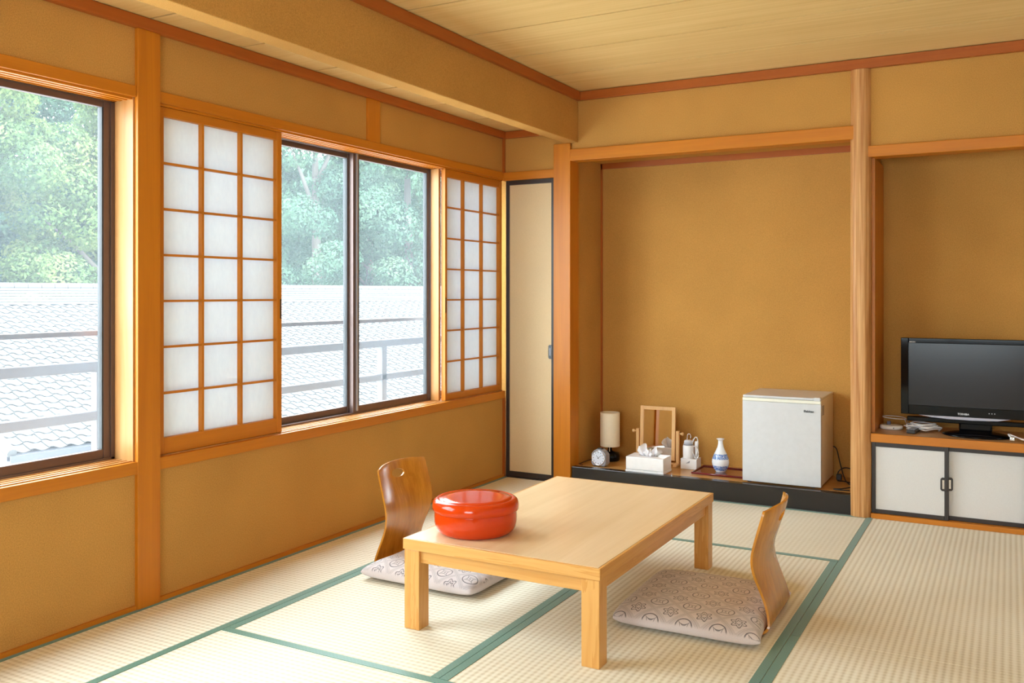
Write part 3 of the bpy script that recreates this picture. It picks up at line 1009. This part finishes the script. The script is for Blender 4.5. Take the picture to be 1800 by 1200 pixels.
m = MB().box(2.055, 2.085, 0.335, 0.36, ZA + 0.011, ZA + 0.045)
m.build('plug', M_CORDK, fc, tuple(fc.location), 0.004)

# tray and vase
tr = thing('lacquer_tray', 'dark red lacquer tray lying on the alcove floor under the vase', 'tray', (1.40, 0.27, ZA))
tro = tuple(tr.location)
B(1.238, 1.566, 0.150, 0.400, ZA + 0.0004, ZA + 0.006).build('tray_board', M_TRAY, tr, tro, 0.002)
m = MB()
m.tube([(1.240, 0.152, ZA + 0.0085), (1.564, 0.152, ZA + 0.0085), (1.564, 0.398, ZA + 0.0085), (1.240, 0.398, ZA + 0.0085)], 0.0055, 8, True)
m.build('tray_rim', M_TRAY, tr, tro, smooth=True)
va = thing('sake_vase', 'small blue and white porcelain vase on the red tray', 'vase', (1.385, 0.27, ZA + 0.0065))
prof = [(0.0, 0.0), (0.028, 0.0), (0.030, 0.006), (0.040, 0.018), (0.049, 0.038), (0.0525, 0.062), (0.049, 0.085), (0.040, 0.108), (0.029, 0.130), (0.0195, 0.152), (0.0150, 0.172), (0.0140, 0.190), (0.0165, 0.197), (0.0235, 0.202), (0.0235, 0.2045), (0.016, 0.2045), (0.011, 0.196), (0.011, 0.17)]
MB().lathe(prof, seg=40).build('vase_body', M_VASE, va, smooth=True)

# tissue box
tb = thing('tissue_box', 'white tissue box with a tissue pulled out, in front of the mirror', 'tissue box', (0.978, 0.105, ZA))
m = MB().box(-0.122, 0.122, -0.078, 0.078, 0.0155, 0.096)
m.build('cover', M_WHITE, tb, bevel=0.005)
m = MB().box(-0.124, 0.124, -0.080, 0.080, 0.0004, 0.015)
m.build('base_tray', M_WHITE, tb, bevel=0.003)
MB().lathe([(0.0, 0.0961), (0.05, 0.0961), (0.052, 0.0968), (0.0, 0.0968)], seg=24).build('slot', M_GREY, tb).scale = (1.25, 0.4, 1)
random.seed(4)
def tissue_sheet(cx, cy, wd, ht, lean, ph):
    V, F = [], []
    NX, NZ = 14, 8
    for j in range(NZ + 1):
        t = j / NZ
        for i in range(NX + 1):
            s = -1 + 2 * i / NX
            fan = (0.30 + 0.85 * t) if t < 0.75 else (0.94 - 0.35 * (t - 0.75))
            prof = ht * (t * (1 - 0.45 * abs(s) ** 1.6)) 
            x = cx + s * wd * fan + lean * t
            y = cy + 0.016 * math.sin(s * 5.5 + ph) * (0.25 + t) + 0.012 * t * math.sin(3 * s + ph * 2)
            V.append((x, y, 0.088 + prof + 0.004 * math.sin(7 * s + ph)))
    for j in range(NZ):
        for i in range(NX):
            a = j * (NX + 1) + i
            F.append((a, a + 1, a + NX + 2, a + NX + 1))
    return V, F
m = MB()
m.add(*tissue_sheet(-0.026, 0.0, 0.046, 0.078, -0.010, 0.4))
m.add(*tissue_sheet(0.034, 0.004, 0.040, 0.064, 0.014, 2.1))
m.add(*tissue_sheet(0.004, -0.010, 0.044, 0.046, 0.0, 1.2))
o = m.build('tissue', M_TISSUE, tb, smooth=True)
md = o.modifiers.new('thick', 'SOLIDIFY')
md.thickness = 0.002
tb.rotation_euler = (0, 0, 0.02)

# table mirror
mi = thing('table_mirror', 'wooden framed tilting table mirror standing behind the tissue box', 'mirror', (0.945, 0.365, ZA))
W2, zc = 0.118, 0.205
tilt = math.radians(-3)
def tilted(mb):
    c, s = math.cos(tilt), math.sin(tilt)
    mb.v = [(x, y * c - (z - zc) * s, zc + y * s + (z - zc) * c) for x, y, z in mb.v]
    return mb
fz0, fz1, fw = 0.030, 0.372, 0.023
m = MB()
m.box(-W2, -W2 + fw, -0.008, 0.008, fz0, fz1)
m.box(W2 - fw, W2, -0.008, 0.008, fz0, fz1)
m.box(-W2 + fw, W2 - fw, -0.008, 0.008, fz0, fz0 + fw)
m.box(-W2 + fw, W2 - fw, -0.008, 0.008, fz1 - fw, fz1)
tilted(m).build('mirror_frame', M_MIRW, mi, bevel=0.002)
tilted(B(-W2 + fw - 0.004, W2 - fw + 0.004, -0.002, 0.004, fz0 + fw - 0.004, fz1 - fw + 0.004)).build('mirror_glass', M_MIRROR, mi)
for sgn in (-1, 1):
    a = sgn * (W2 + 0.016)
    B(a - 0.010, a + 0.010, -0.012, 0.012, 0.0165, 0.222).build('upright', M_MIRW, mi, bevel=0.002)
    B(a - 0.013, a + 0.013, -0.075, 0.075, 0.0004, 0.0165).build('base_foot', M_MIRW, mi, bevel=0.003)
    MB().lathe([(0, 0), (0.006, 0), (0.006, 0.012), (0.011, 0.016), (0.011, 0.026), (0.007, 0.030), (0, 0.030)] if sgn > 0 else [(0, 0), (0.006, 0), (0.006, -0.012), (0.011, -0.016), (0.011, -0.026), (0.007, -0.030), (0, -0.030)], (a + sgn * 0.009, 0, zc), 14, 'x').build('knob', M_MIRW, mi, smooth=True)
B(-W2 - 0.006, W2 + 0.006, -0.010, 0.010, 0.004, 0.016).build('cross_bar', M_MIRW, mi, bevel=0.002)
mi.rotation_euler = (0, 0, 0.03)

# hair dryer in its holder
hd = thing('hair_dryer', 'white hair dryer with looped cord in a white holder, right of the mirror', 'hair dryer', (1.178, 0.325, ZA))
m = MB()
m.box(-0.052, 0.052, -0.045, 0.050, 0.0004, 0.006)
m.box(-0.052, 0.052, -0.045, -0.040, 0.006, 0.066)
m.box(-0.052, -0.047, -0.040, 0.050, 0.006, 0.066)
m.box(0.047, 0.052, -0.040, 0.050, 0.006, 0.066)
m.box(-0.047, 0.047, 0.045, 0.050, 0.006, 0.066)
m.build('holder_box', M_WHITE, hd, bevel=0.003)
MB().lathe([(0.0, 0.01), (0.026, 0.01), (0.031, 0.03), (0.034, 0.09), (0.034, 0.140), (0.031, 0.147), (0, 0.147)], (-0.014, -0.004, 0), 24).build('dryer_barrel', M_WHITE, hd, smooth=True)
MB().lathe([(0.0, 0.147), (0.0315, 0.147), (0.0315, 0.153), (0.029, 0.154), (0, 0.154)], (-0.014, -0.004, 0), 24).build('grey_collar', M_GREY, hd, smooth=True)
MB().lathe([(0.0, 0.154), (0.028, 0.154), (0.026, 0.172), (0.020, 0.178), (0, 0.178)], (-0.014, -0.004, 0), 24).build('nozzle', plain('pale_grey_plastic', (0.55, 0.56, 0.62, 1), 0.4), hd, smooth=True)
B(0.022, 0.044, 0.005, 0.030, 0.02, 0.172).build('dryer_handle', M_WHITE, hd, bevel=0.006)
m = MB()
m.prism([(-0.018, 0.036), (0.010, 0.055), (0.006, 0.040)], 'y', -0.0462, -0.0448)
m.build('mark', M_GREY, hd)
def loop(c, rx, rz, n, r, tx=0.0, yj=0.006, seed=1):
    random.seed(seed)
    P = []
    for i in range(n * 14):
        a = 2 * PI * i / 14
        P.append((c[0] + rx * math.cos(a) + tx * math.sin(a), c[1] + random.uniform(-yj, yj), c[2] + rz * math.sin(a)))
    return MB().tube(P, r, 6)
loop((-0.012, 0.002, 0.190), 0.012, 0.027, 1, 0.0024).build('cord_loop', M_CORDW, hd, smooth=True)
loop((0.026, 0.0, 0.125), 0.020, 0.075, 3, 0.0026, 0.008, 0.010, 3).build('cord_loop', M_CORDW, hd, smooth=True)
loop((0.036, -0.012, 0.105), 0.018, 0.040, 2, 0.0026, -0.006, 0.008, 5).build('cord_loop', M_CORDW, hd, smooth=True)

# table lamp
la = thing('table_lamp', 'small table lamp with cream cylindrical paper shade in the alcove corner', 'lamp', (0.625, 0.330, ZA))
MB().lathe([(0, 0.0004), (0.062, 0.0004), (0.066, 0.010), (0.066, 0.036), (0.058, 0.052), (0.030, 0.060), (0.014, 0.066), (0.012, 0.11), (0, 0.11)], seg=32).build('base', M_PBLACK, la, smooth=True)
m = MB()
sp = []
nr = 30
for i in range(nr + 1):
    sp.append((0.0645 + (0.0009 if i % 2 else 0), 0.096 + 0.222 * i / nr))
inner = [(r - 0.0025, z) for r, z in sp[::-1]]
m.lathe(sp + inner + [sp[0]], seg=40)
m.build('lamp_shade', M_SHADE, la, smooth=True)
MB().lathe([(0, 0.11), (0.013, 0.11), (0.022, 0.14), (0.026, 0.17), (0.018, 0.195), (0, 0.203)], seg=20).build('bulb', M_WHITE, la, smooth=True)
m = MB()
for k in range(3):
    a = 2 * PI * k / 3
    m.tube([(0.012 * math.cos(a), 0.012 * math.sin(a), 0.108), (0.0635 * math.cos(a), 0.0635 * math.sin(a), 0.105)], 0.0018, 6)
m.build('shade_ring', M_PBLACK, la)
MB().tube([(0.016, -0.045, 0.104), (0.016, -0.046, 0.066)], 0.0022, 6).build('pull_chain', M_SHADE, la)
cord('lamp_cord', 'thin black lamp cord lying along the foot of the alcove side wall',
     [(0.595, 0.395, ZA + 0.004), (0.54, 0.40, ZA + 0.004), (0.515, 0.30, ZA + 0.004), (0.507, 0.20, ZA + 0.004), (0.510, 0.10, ZA + 0.004), (0.545, 0.075, ZA + 0.004)], 0.0022, M_CORDK)

# alarm clock
ck = thing('alarm_clock', 'small grey alarm clock with a pale round dial at the alcove edge', 'clock', (0.648, 0.115, ZA), -0.10)
hx = [(-0.040, 0.004), (0.040, 0.004), (0.053, 0.020), (0.052, 0.078), (0.034, 0.100), (0.014, 0.110), (-0.014, 0.110), (-0.034, 0.100), (-0.052, 0.078), (-0.053, 0.020)]
MB().prism(hx[::-1], 'y', -0.026, 0.030).build('clock_case', M_GREY, ck, bevel=0.005)
MB().lathe([(0.043, -0.026), (0.046, -0.031), (0.049, -0.026), (0.043, -0.024)], (0, 0, 0.055), 36, 'y').build('bezel', M_CHROME, ck, smooth=True)
MB().lathe([(0, -0.0275), (0.043, -0.0275), (0.043, -0.026), (0, -0.026)], (0, 0, 0.055), 36, 'y').build('dial', plain('dial_white', (0.72, 0.76, 0.86, 1), 0.25), ck)
m = MB()
for k in range(12):
    a = 2 * PI * k / 12
    cx, cz = 0.036 * math.sin(a), 0.055 + 0.036 * math.cos(a)
    m.box(cx - 0.0018, cx + 0.0018, -0.0282, -0.0274, cz - 0.0035, cz + 0.0035)
m.build('hour_marks', M_INKK, ck)
m = MB()
def hand(m, a, L, w, y):
    d = (math.sin(a), math.cos(a))
    n_ = (d[1], -d[0])
    p = [(-d[0] * 0.006 + n_[0] * w, 0.055 - d[1] * 0.006 + n_[1] * w), (d[0] * L + n_[0] * w * 0.5, 0.055 + d[1] * L + n_[1] * w * 0.5), (d[0] * L - n_[0] * w * 0.5, 0.055 + d[1] * L - n_[1] * w * 0.5), (-d[0] * 0.006 - n_[0] * w, 0.055 - d[1] * 0.006 - n_[1] * w)]
    m.prism(p, 'y', y - 0.0006, y)
hand(m, 0.9, 0.032, 0.0014, -0.0288)
hand(m, -0.7, 0.022, 0.0018, -0.0284)
m.build('clock_hands', M_INKK, ck)
B(-0.016, 0.016, -0.012, 0.016, 0.108, 0.1155).build('snooze_button', M_DKGREY, ck, bevel=0.003)
for xx in (-0.030, 0.030):
    B(xx - 0.008, xx + 0.008, -0.018, 0.022, 0.0004, 0.006).build('foot', M_DKGREY, ck)

# ------------------------------------------------------------------ television and the things around it
ZT2 = 0.4587
tv = thing('television', 'black flat screen television on the low cabinet', 'television', (2.755, 0.175, ZT2))
x0, x1, z0, z1 = -0.330, 0.330, 0.098, 0.515
sx0, sx1, sz0, sz1 = -0.291, 0.272, 0.150, 0.487
m = MB()
m.box(x0, sx0, -0.030, 0.004, z0, z1)
m.box(sx1, x1, -0.030, 0.004, z0, z1)
m.box(sx0, sx1, -0.030, 0.004, z0, sz0)
m.box(sx0, sx1, -0.030, 0.004, sz1, z1)
m.build('bezel', M_PBLACK, tv, bevel=0.003)
B(x0 + 0.004, x1 - 0.004, 0.004, 0.035, z0 + 0.01, z1 - 0.004).build('back_cover', M_DKGREY, tv, bevel=0.01)
B(-0.2, 0.2, 0.035, 0.075, z0 + 0.06, z1 - 0.07).build('rear_housing', M_DKGREY, tv, bevel=0.02)
B(sx0, sx1, -0.024, 0.004, sz0, sz1).build('screen', M_SCREEN, tv)
m = MB()
cv = [(-0.24, 0.098), (0.20, 0.098), (0.14, 0.086), (0.02, 0.082), (-0.10, 0.083), (-0.18, 0.088)]
m.prism(cv[::-1], 'y', -0.034, -0.005)
m.build('speaker_strip', plain('silver_plastic', (0.42, 0.42, 0.50, 1), 0.3), tv, bevel=0.002)
B(x0 + 0.03, x1 - 0.03, -0.020, 0.02, 0.060, 0.0845).build('lower_fascia', M_PBLACK, tv, bevel=0.004)
B(-0.045, 0.115, -0.008, 0.030, 0.022, 0.12).build('neck', M_PBLACK, tv, bevel=0.01)
b = MB().lathe([(0, 0.0), (0.165, 0.0), (0.170, 0.004), (0.165, 0.009), (0.12, 0.018), (0.08, 0.024), (0, 0.026)], seg=56)
b.v = [(x + 0.042, y * 0.75 - 0.005, z) for x, y, z in b.v]
b.build('stand_base', M_PBLACK, tv, smooth=True)
text('brand_lettering', 'TOSHIBA', 0.0135, M_INKW, (-0.022, -0.0305, 0.113), (PI / 2, 0, 0), tv, (0, 0, 0), 0.0003)
text('model_lettering', 'REGZA', 0.0095, M_INKW, (-0.272, -0.0305, 0.493), (PI / 2, 0, 0), tv, (0, 0, 0), 0.0001)
m = MB()
for xx in (0.10, 0.113, 0.126):
    m.box(xx - 0.002, xx + 0.002, -0.0306, -0.0298, 0.122, 0.126)
m.build('indicator_lights', M_INKW, tv)

ro = thing('white_router', 'flat round white device with a dark knob beside the log post', 'router', (2.368, 0.225, ZT2))
MB().lathe([(0, 0.0004), (0.056, 0.0004), (0.060, 0.004), (0.060, 0.018), (0.054, 0.022), (0.0, 0.024)], seg=40).build('disc_body', M_WHITE, ro, smooth=True)
B(-0.022, -0.002, -0.012, 0.008, 0.0235, 0.042).build('knob', plain('violet_plastic', (0.10, 0.07, 0.11, 1), 0.4), ro, bevel=0.002)
B(0.016, 0.020, -0.0605, -0.052, 0.008, 0.014).build('port', M_HOLE, ro)
rm = thing('remote_control', 'small dark remote control at the front of the cabinet top', 'remote control', (2.487, 0.120, ZT2), -0.12)
B(-0.023, 0.023, -0.045, 0.085, 0.0004, 0.020).build('case', M_DKGREY, rm, bevel=0.005)
for i in range(3):
    for j in range(6):
        B(-0.016 + i * 0.012, -0.008 + i * 0.012, -0.036 + j * 0.018, -0.026 + j * 0.018, 0.0195, 0.0225).build('button', M_GREY, rm)
random.seed(11)
P = []
for i in range(90):
    a = i * 0.42
    rx = 0.078 + 0.014 * math.sin(i * 0.9)
    ry = 0.055 + 0.015 * math.sin(i * 1.7)
    P.append((2.532 + 0.008 * math.sin(i * 0.31) + rx * math.cos(a), 0.215 + ry * math.sin(a), ZT2 + 0.006 + 0.0004 * i + 0.006 * abs(math.sin(i * 0.77))))
cord('cable_coil', 'tangled coil of white cable between the round device and the television', P, 0.0034, M_CORDW, 'cable', 3)
P = [(2.445, 0.315, ZT2 + 0.008)]
for i in range(22):
    a = -0.4 + 2 * PI * i / 20
    P.append((2.378 + 0.062 * math.cos(a), 0.28 + 0.055 * math.sin(a), ZT2 + 0.052 + 0.008 * math.sin(a * 0.5)))
P.append((2.445, 0.335, ZT2 + 0.03))
P.append((2.435, 0.345, ZT2 + 0.006))
cord('cable_loop', 'single raised white cable loop above the round device', P, 0.0026, M_CORDW, 'cable', 3)
pc = cord('plug_cable', 'white cable with a bare metal plug in front of the television stand',
     [(2.960, 0.055, ZT2 + 0.016), (2.945, 0.085, ZT2 + 0.030), (2.975, 0.07, ZT2 + 0.022), (3.02, 0.045, ZT2 + 0.012), (3.09, 0.035, ZT2 + 0.012), (3.16, 0.06, ZT2 + 0.02), (3.20, 0.10, ZT2 + 0.012), (3.22, 0.18, ZT2 + 0.006)], 0.0045, M_CORDW, 'cable')
pl = MB().box(2.950, 2.972, 0.030, 0.056, ZT2 + 0.006, ZT2 + 0.026)
pl.box(2.954, 2.957, 0.012, 0.031, ZT2 + 0.012, ZT2 + 0.018)
pl.box(2.965, 2.968, 0.012, 0.031, ZT2 + 0.012, ZT2 + 0.018)
pl.build('metal_plug', M_CHROME, pc, tuple(pc.location), 0.002)

# ------------------------------------------------------------------ outside: balcony rail
struct(B(-0.16, XR + 0.1, 0.72, 6.0, -3.6, ZC + 0.14).build('wall_sun_block', M_STUCCO), 'unseen block added past the room to keep the sun off the railing')  # added out of view, blocks sun from the far end of the rails
struct(B(-1.0, -0.16, -6.0, 0.6, 0.02, 0.14).build('balcony_ledge', M_GROUND), 'concrete balcony ledge outside the windows')
rl = thing('balcony_railing', 'grey steel balcony railing outside the windows', 'railing', (-0.6, -2.6, 0.14))
rlo = tuple(rl.location)
B(-0.62, -0.58, -6.0, 0.6, 0.872, 0.918).build('top_rail', M_RAIL, rl, rlo, 0.004)
B(-0.62, -0.58, -6.0, 0.6, 0.657, 0.699).build('lower_rail', M_RAIL, rl, rlo, 0.004)
for yy in (-4.68, -2.605, -0.530):
    B(-0.62, -0.58, yy - 0.025, yy + 0.025, 0.1405, 0.872).build('post', M_RAIL, rl, rlo, 0.003)
sb = thing('window_guard_bar', 'thin brown guard bar running across the outside of the windows', 'guard bar', (-0.25, -2.6, 1.05))
B(-0.265, -0.235, -6.0, 0.5, 1.049, 1.070).build('bar', M_SASH, sb, (-0.25, -2.6, 1.05), 0.003)
for yy in (-5.9, -2.84, 0.30):
    B(-0.26, -0.16, yy - 0.02, yy + 0.02, 1.054, 1.066).build('bracket', M_SASH, sb, (-0.25, -2.6, 1.05))

struct(B(-90, -1.2, -60, 90, -3.9, -3.6).build('ground', M_GROUND), 'pale ground far below the windows')

# ------------------------------------------------------------------ outside: tiled roof
ANG = math.radians(-8)
eave = Vector((-9.6, 2.66, -1.10))
hs = thing('tiled_house', 'neighbouring house with a pale grey Japanese tiled roof', 'house', eave, ANG)
SL = math.atan(0.40)
TW, TL = 0.27, 0.235
NR_UP, NC = 24, 86
VAL = 6          # column where the lower wing starts
DOWN = 16        # extra rows below the eave on that wing
cs, sn = math.cos(SL), math.sin(SL)
def tile_mesh():
    V, F = [], []
    NS = 8
    L = TL + 0.05
    for side in (0, 1):
        for j in range(2):
            for i in range(NS + 1):
                s = i / NS
                w = 0.022 * math.sin(2 * PI * s + 0.5) - 0.010 * s
                lift = 0.030 * (1 - j) + 0.012
                V.append((j * L * -1.0, s * (TW + 0.012), w + lift - (0.018 if side == 0 else 0)))
    n = NS + 1
    for i in range(NS):
        F.append((2 * n + i, 2 * n + i + 1, 3 * n + i + 1, 3 * n + i))
        F.append((i, n + i, n + i + 1, i + 1))
        F.append((i, i + 1, 2 * n + i + 1, 2 * n + i))
    F.append((0, 2 * n, 3 * n, n))
    F.append((n - 1, 2 * n - 1, 4 * n - 1, 3 * n - 1))
    return V, F
TV_, TF_ = tile_mesh()
# tilt into the roof plane (local -x is up the slope)
TVs = [(x * cs - z * 0 + z * sn, y, -x * sn + z * cs) for x, y, z in TV_]
tme = bpy.data.meshes.new('roof_tile')
tme.from_pydata(TVs, [], TF_)
tme.update()
tme.materials.append(M_TILE)
tme.polygons.foreach_set('use_smooth', [True] * len(tme.polygons))
cells = []
for c in range(NC):
    lo = -DOWN if c >= VAL else 0
    for r in range(lo, NR_UP):
        cells.append((r, c))
# image position of every tile, so that the ones that show largest become objects
camM = Matrix.Rotation(-YAW, 3, 'Z')
def cellpos(r, c):
    return Vector((-r * TL * cs, c * TW, r * TL * sn))
rotH = Matrix.Rotation(ANG, 3, 'Z')
def vis(r, c):
    p = rotH @ cellpos(r, c) + eave
    q = camM @ (p - Vector((2.9556, -5.2541, 1.22)))
    px = 900 + 1594 * q.x / q.y
    py = 514.4 - 1594 * q.z / q.y
    if (-10 < px < 180 or 490 < px < 745) and py < 830 - max(0, px) * 0.16:
        return q.length
    return None
sc = sorted([(vis(r, c), r, c) for r, c in cells if vis(r, c)])
near = set((r, c) for _, r, c in sc[:300])
for r, c in sorted(near):
    o = bpy.data.objects.new('roof_tile', tme)
    COL.objects.link(o)
    o.parent = hs
    o.location = cellpos(r, c)
m = MB()
for r, c in cells:
    if (r, c) in near:
        continue
    p = cellpos(r, c)
    m.add([(a + p.x, b_ + p.y, d + p.z) for a, b_, d in TVs], TF_)
o = m.build('roof_tile_field', M_TILE, hs, smooth=True)
o['kind'] = 'stuff'
# deck under the tiles
def deck(r0, r1, c0, c1):
    a, b_ = cellpos(r0, c0), cellpos(r1, c1)
    t = 0.10
    V = [(a.x, a.y, a.z), (a.x, b_.y, a.z), (b_.x, b_.y, b_.z), (b_.x, a.y, b_.z)]
    V = [(x, y, z + 0.002) for x, y, z in V] + [(x, y, z - t) for x, y, z in V]
    return V, [(0, 1, 2, 3), (7, 6, 5, 4), (0, 4, 5, 1), (1, 5, 6, 2), (2, 6, 7, 3), (3, 7, 4, 0)]
m = MB()
m.add(*deck(0.1, NR_UP, 0, NC))
m.add(*deck(-DOWN + 0.1, 0.1, VAL, NC))
m.build('roof_deck', M_TILED, hs)
top = cellpos(NR_UP, 0)
for k in range(6):
    w = 0.17 - 0.008 * k
    B(top.x - 0.06 - w, top.x - 0.06 + w, -0.05, NC * TW, top.z - 0.01 + k * 0.056, top.z + 0.038 + k * 0.056).build('ridge_course', M_TILE, hs)
m = MB()
for c in range(NC):
    m.tube([(top.x - 0.06, c * TW, top.z + 0.345), (top.x - 0.06, c * TW + TW - 0.012, top.z + 0.345)], 0.085, 10)
o = m.build('ridge_cap', M_TILE, hs)
o['kind'] = 'stuff'
# verge, gutter, valley, walls
m = MB().tube([(0.10, -0.02, 0.03), (top.x, -0.02, top.z + 0.05)], 0.07, 8)
m.build('verge_roll', M_TILE, hs)
gx = 0.08
m = MB()
m.prism([(gx - 0.06, -0.10), (gx + 0.06, -0.10), (gx + 0.07, 0.0), (gx + 0.05, 0.0), (gx + 0.045, -0.08), (gx - 0.045, -0.08), (gx - 0.05, 0.0), (gx - 0.07, 0.0)], 'y', -0.06, VAL * TW)
m.build('gutter', M_GUTTER, hs)
a, b_ = cellpos(0, VAL), cellpos(-DOWN, VAL)
MB().tube([(a.x, a.y, a.z + 0.05), (b_.x, b_.y, b_.z + 0.05)], 0.09, 8).build('verge_roll', M_TILE, hs)
B(-0.8, -0.6, 0.25, VAL * TW, -2.5, 0.1).build('wall', M_STUCCO, hs)
B(b_.x - 0.9, b_.x - 0.7, VAL * TW + 0.2, NC * TW, -2.5, b_.z + 0.05).build('wall', M_STUCCO, hs)
m = MB()
m.prism([(-0.8, -2.5), (-0.8, 0.15), (top.x, top.z - 0.1), (top.x, -2.5)], 'y', 0.25, 0.45)
m.build('gable_wall', M_STUCCO, hs)

# ------------------------------------------------------------------ outside: trees
def tree(label, x, y, h, spread, mi, seed, nblob=26, leaves=11000, lsz=0.15, branch=False, low=0.12):
    rng = np.random.default_rng(seed)
    z0 = -3.6
    t = thing('broadleaf_tree', label, 'tree', (x, y, z0), 0, 'trees behind the tiled roof')
    # blobs forming the crown
    bc, br = [], []
    for i in range(nblob):
        a = rng.uniform(0, 2 * PI)
        zz = low + (1 - low - 0.08) * (i + rng.uniform(0, 1)) / nblob
        env = math.sin(PI * min(1, 0.18 + 0.82 * zz)) ** 0.6
        rr = spread * env * math.sqrt(rng.uniform(0.05, 1))
        bc.append((rr * math.cos(a), rr * math.sin(a), zz * h))
        br.append(spread * rng.uniform(0.26, 0.46))
    bc, br = np.array(bc), np.array(br)
    w = br ** 2
    k = rng.choice(nblob, leaves, p=w / w.sum())
    d = rng.normal(size=(leaves, 3))
    d /= np.linalg.norm(d, axis=1)[:, None]
    rad = br[k] * (0.72 + 0.33 * rng.random(leaves))
    c = bc[k] + d * rad[:, None] * np.array([1, 1, 0.78])
    # leaf clumps: quads roughly facing outward
    nrm = d + rng.normal(size=(leaves, 3)) * 0.55 + np.array([0, 0, 0.35])
    nrm /= np.linalg.norm(nrm, axis=1)[:, None]
    ref = rng.normal(size=(leaves, 3))
    u = np.cross(nrm, ref)
    u /= np.linalg.norm(u, axis=1)[:, None]
    v = np.cross(nrm, u)
    s = lsz * (0.55 + 0.9 * rng.random(leaves))[:, None]
    q = np.stack([c - u * s, c + v * s * 0.55 - nrm * s * 0.2, c + u * s, c - v * s * 0.55 - nrm * s * 0.2], 1).reshape(-1, 3)
    me = bpy.data.meshes.new('foliage')
    me.vertices.add(leaves * 4)
    me.vertices.foreach_set('co', q.astype(np.float32).ravel())
    me.loops.add(leaves * 4)
    me.loops.foreach_set('vertex_index', np.arange(leaves * 4, dtype=np.int32))
    me.polygons.add(leaves)
    me.polygons.foreach_set('loop_start', np.arange(0, leaves * 4, 4, dtype=np.int32))
    me.update(calc_edges=True)
    me.materials.append(LEAF[mi])
    link('foliage', me, t)
    m = MB()
    m.tube([(0, 0, 0), (0.1, 0.05, h * 0.3), (-0.05, 0.1, h * 0.6), (0.05, 0, h * 0.86)], [0.26, 0.2, 0.13, 0.05], 8)
    for i in range(7):
        b = bc[rng.integers(nblob)]
        zz = max(0.15 * h, b[2] - 0.16 * h)
        m.tube([(0, 0, zz), (b[0] * 0.5, b[1] * 0.5, (zz + b[2]) * 0.5 + 0.1), tuple(b)], [0.10, 0.07, 0.02], 6)
    m.build('trunk', M_BARK, t, smooth=True)
    if branch:
        m = MB()
        for i in range(9):
            a = rng.uniform(0, 2 * PI)
            p = np.array([spread * 0.95, -spread * 0.35, h * rng.uniform(0.45, 0.8)]) + rng.normal(size=3) * np.array([0.2, 0.9, 0.3])
            pts = [tuple(p)]
            for s_ in range(4):
                p = p + np.array([0.05, rng.uniform(-0.5, 0.35), rng.uniform(0.1, 0.55)])
                pts.append(tuple(p))
            m.tube(pts, [0.045, 0.035, 0.028, 0.02, 0.012], 5)
        m.build('bare_branches', plain('pale_dead_wood', (0.26, 0.24, 0.23, 1), 0.9), t)
    return t
TREES = [
 ('yellow-green broadleaf tree, nearest and leftmost in the left window', -23.4, 10.4, 13.4, 2.5, 0, 1, 38, 54000, 0.066, False),
 ('yellow-green broadleaf tree beside the right frame of the left window', -23.0, 14.6, 13.2, 2.5, 0, 22, 40, 54000, 0.066, False),
 ('dark green tree low between the two yellow-green trees in the left window', -26.0, 15.0, 9.6, 2.6, 2, 3, 30, 26000, 0.085, False),
 ('blue-green dense tree seen just right of the wide paper screen', -19.6, 20.6, 14.2, 2.7, 1, 4, 36, 51000, 0.062, False),
 ('blue-green dense tree behind the middle of the centre window', -18.0, 24.2, 14.8, 2.7, 1, 5, 36, 51000, 0.062, False),
 ('blue-green tree with pale bare branches at the right of the centre window', -15.4, 26.2, 14.4, 2.5, 1, 6, 36, 48000, 0.062, True),
 ('deep green tree standing behind the blue-green trees', -22.5, 27.5, 15.5, 3.4, 2, 7, 34, 26000, 0.100, False),
 ('deep green tree beyond the far paper screen', -13.0, 30.5, 14.6, 3.2, 2, 8, 30, 14000, 0.120, False),
 ('mid green tree hidden mostly behind the wide paper screen', -23.2, 20.6, 13.4, 2.8, 2, 9, 30, 16000, 0.110, False),
 ('deep green tree left of the left window view', -27.5, 6.5, 13.2, 3.2, 2, 10, 30, 12000, 0.120, False),
 ('tall pale green tree behind the leftmost trees', -29.5, 15.6, 16.5, 3.4, 1, 12, 40, 51000, 0.078, False),
 ('dark tall tree farthest back at the top of the left window', -33.5, 17.5, 17.5, 4.0, 2, 15, 40, 26000, 0.130, False),
]
for a in TREES:
    tree(*a)
# wooded slope behind the trees
V, F = [], []
NX, NY = 24, 60
for j in range(NY + 1):
    for i in range(NX + 1):
        s = i / NX
        t = j / NY
        bx = -36 + 30 * t
        by = 2 + 46 * t
        px, py = bx - 0.84 * 14 * s, by + 0.54 * 14 * s
        hgt = 8.2 + 7.0 * t
        z = -3.6 + hgt * math.sin(min(1, s * 1.6) * PI / 2) + 0.8 * mnoise.noise(Vector((px * 0.35, py * 0.35, 0))) + 0.35 * mnoise.noise(Vector((px * 1.3, py * 1.3, 4)))
        V.append((px, py, z))
for j in range(NY):
    for i in range(NX):
        a = j * (NX + 1) + i
        F.append((a, a + 1, a + NX + 2, a + NX + 1))
m = MB()
m.v, m.f = V, F
struct(m.build('hillside', M_HILL, smooth=True), 'wooded slope behind the trees')
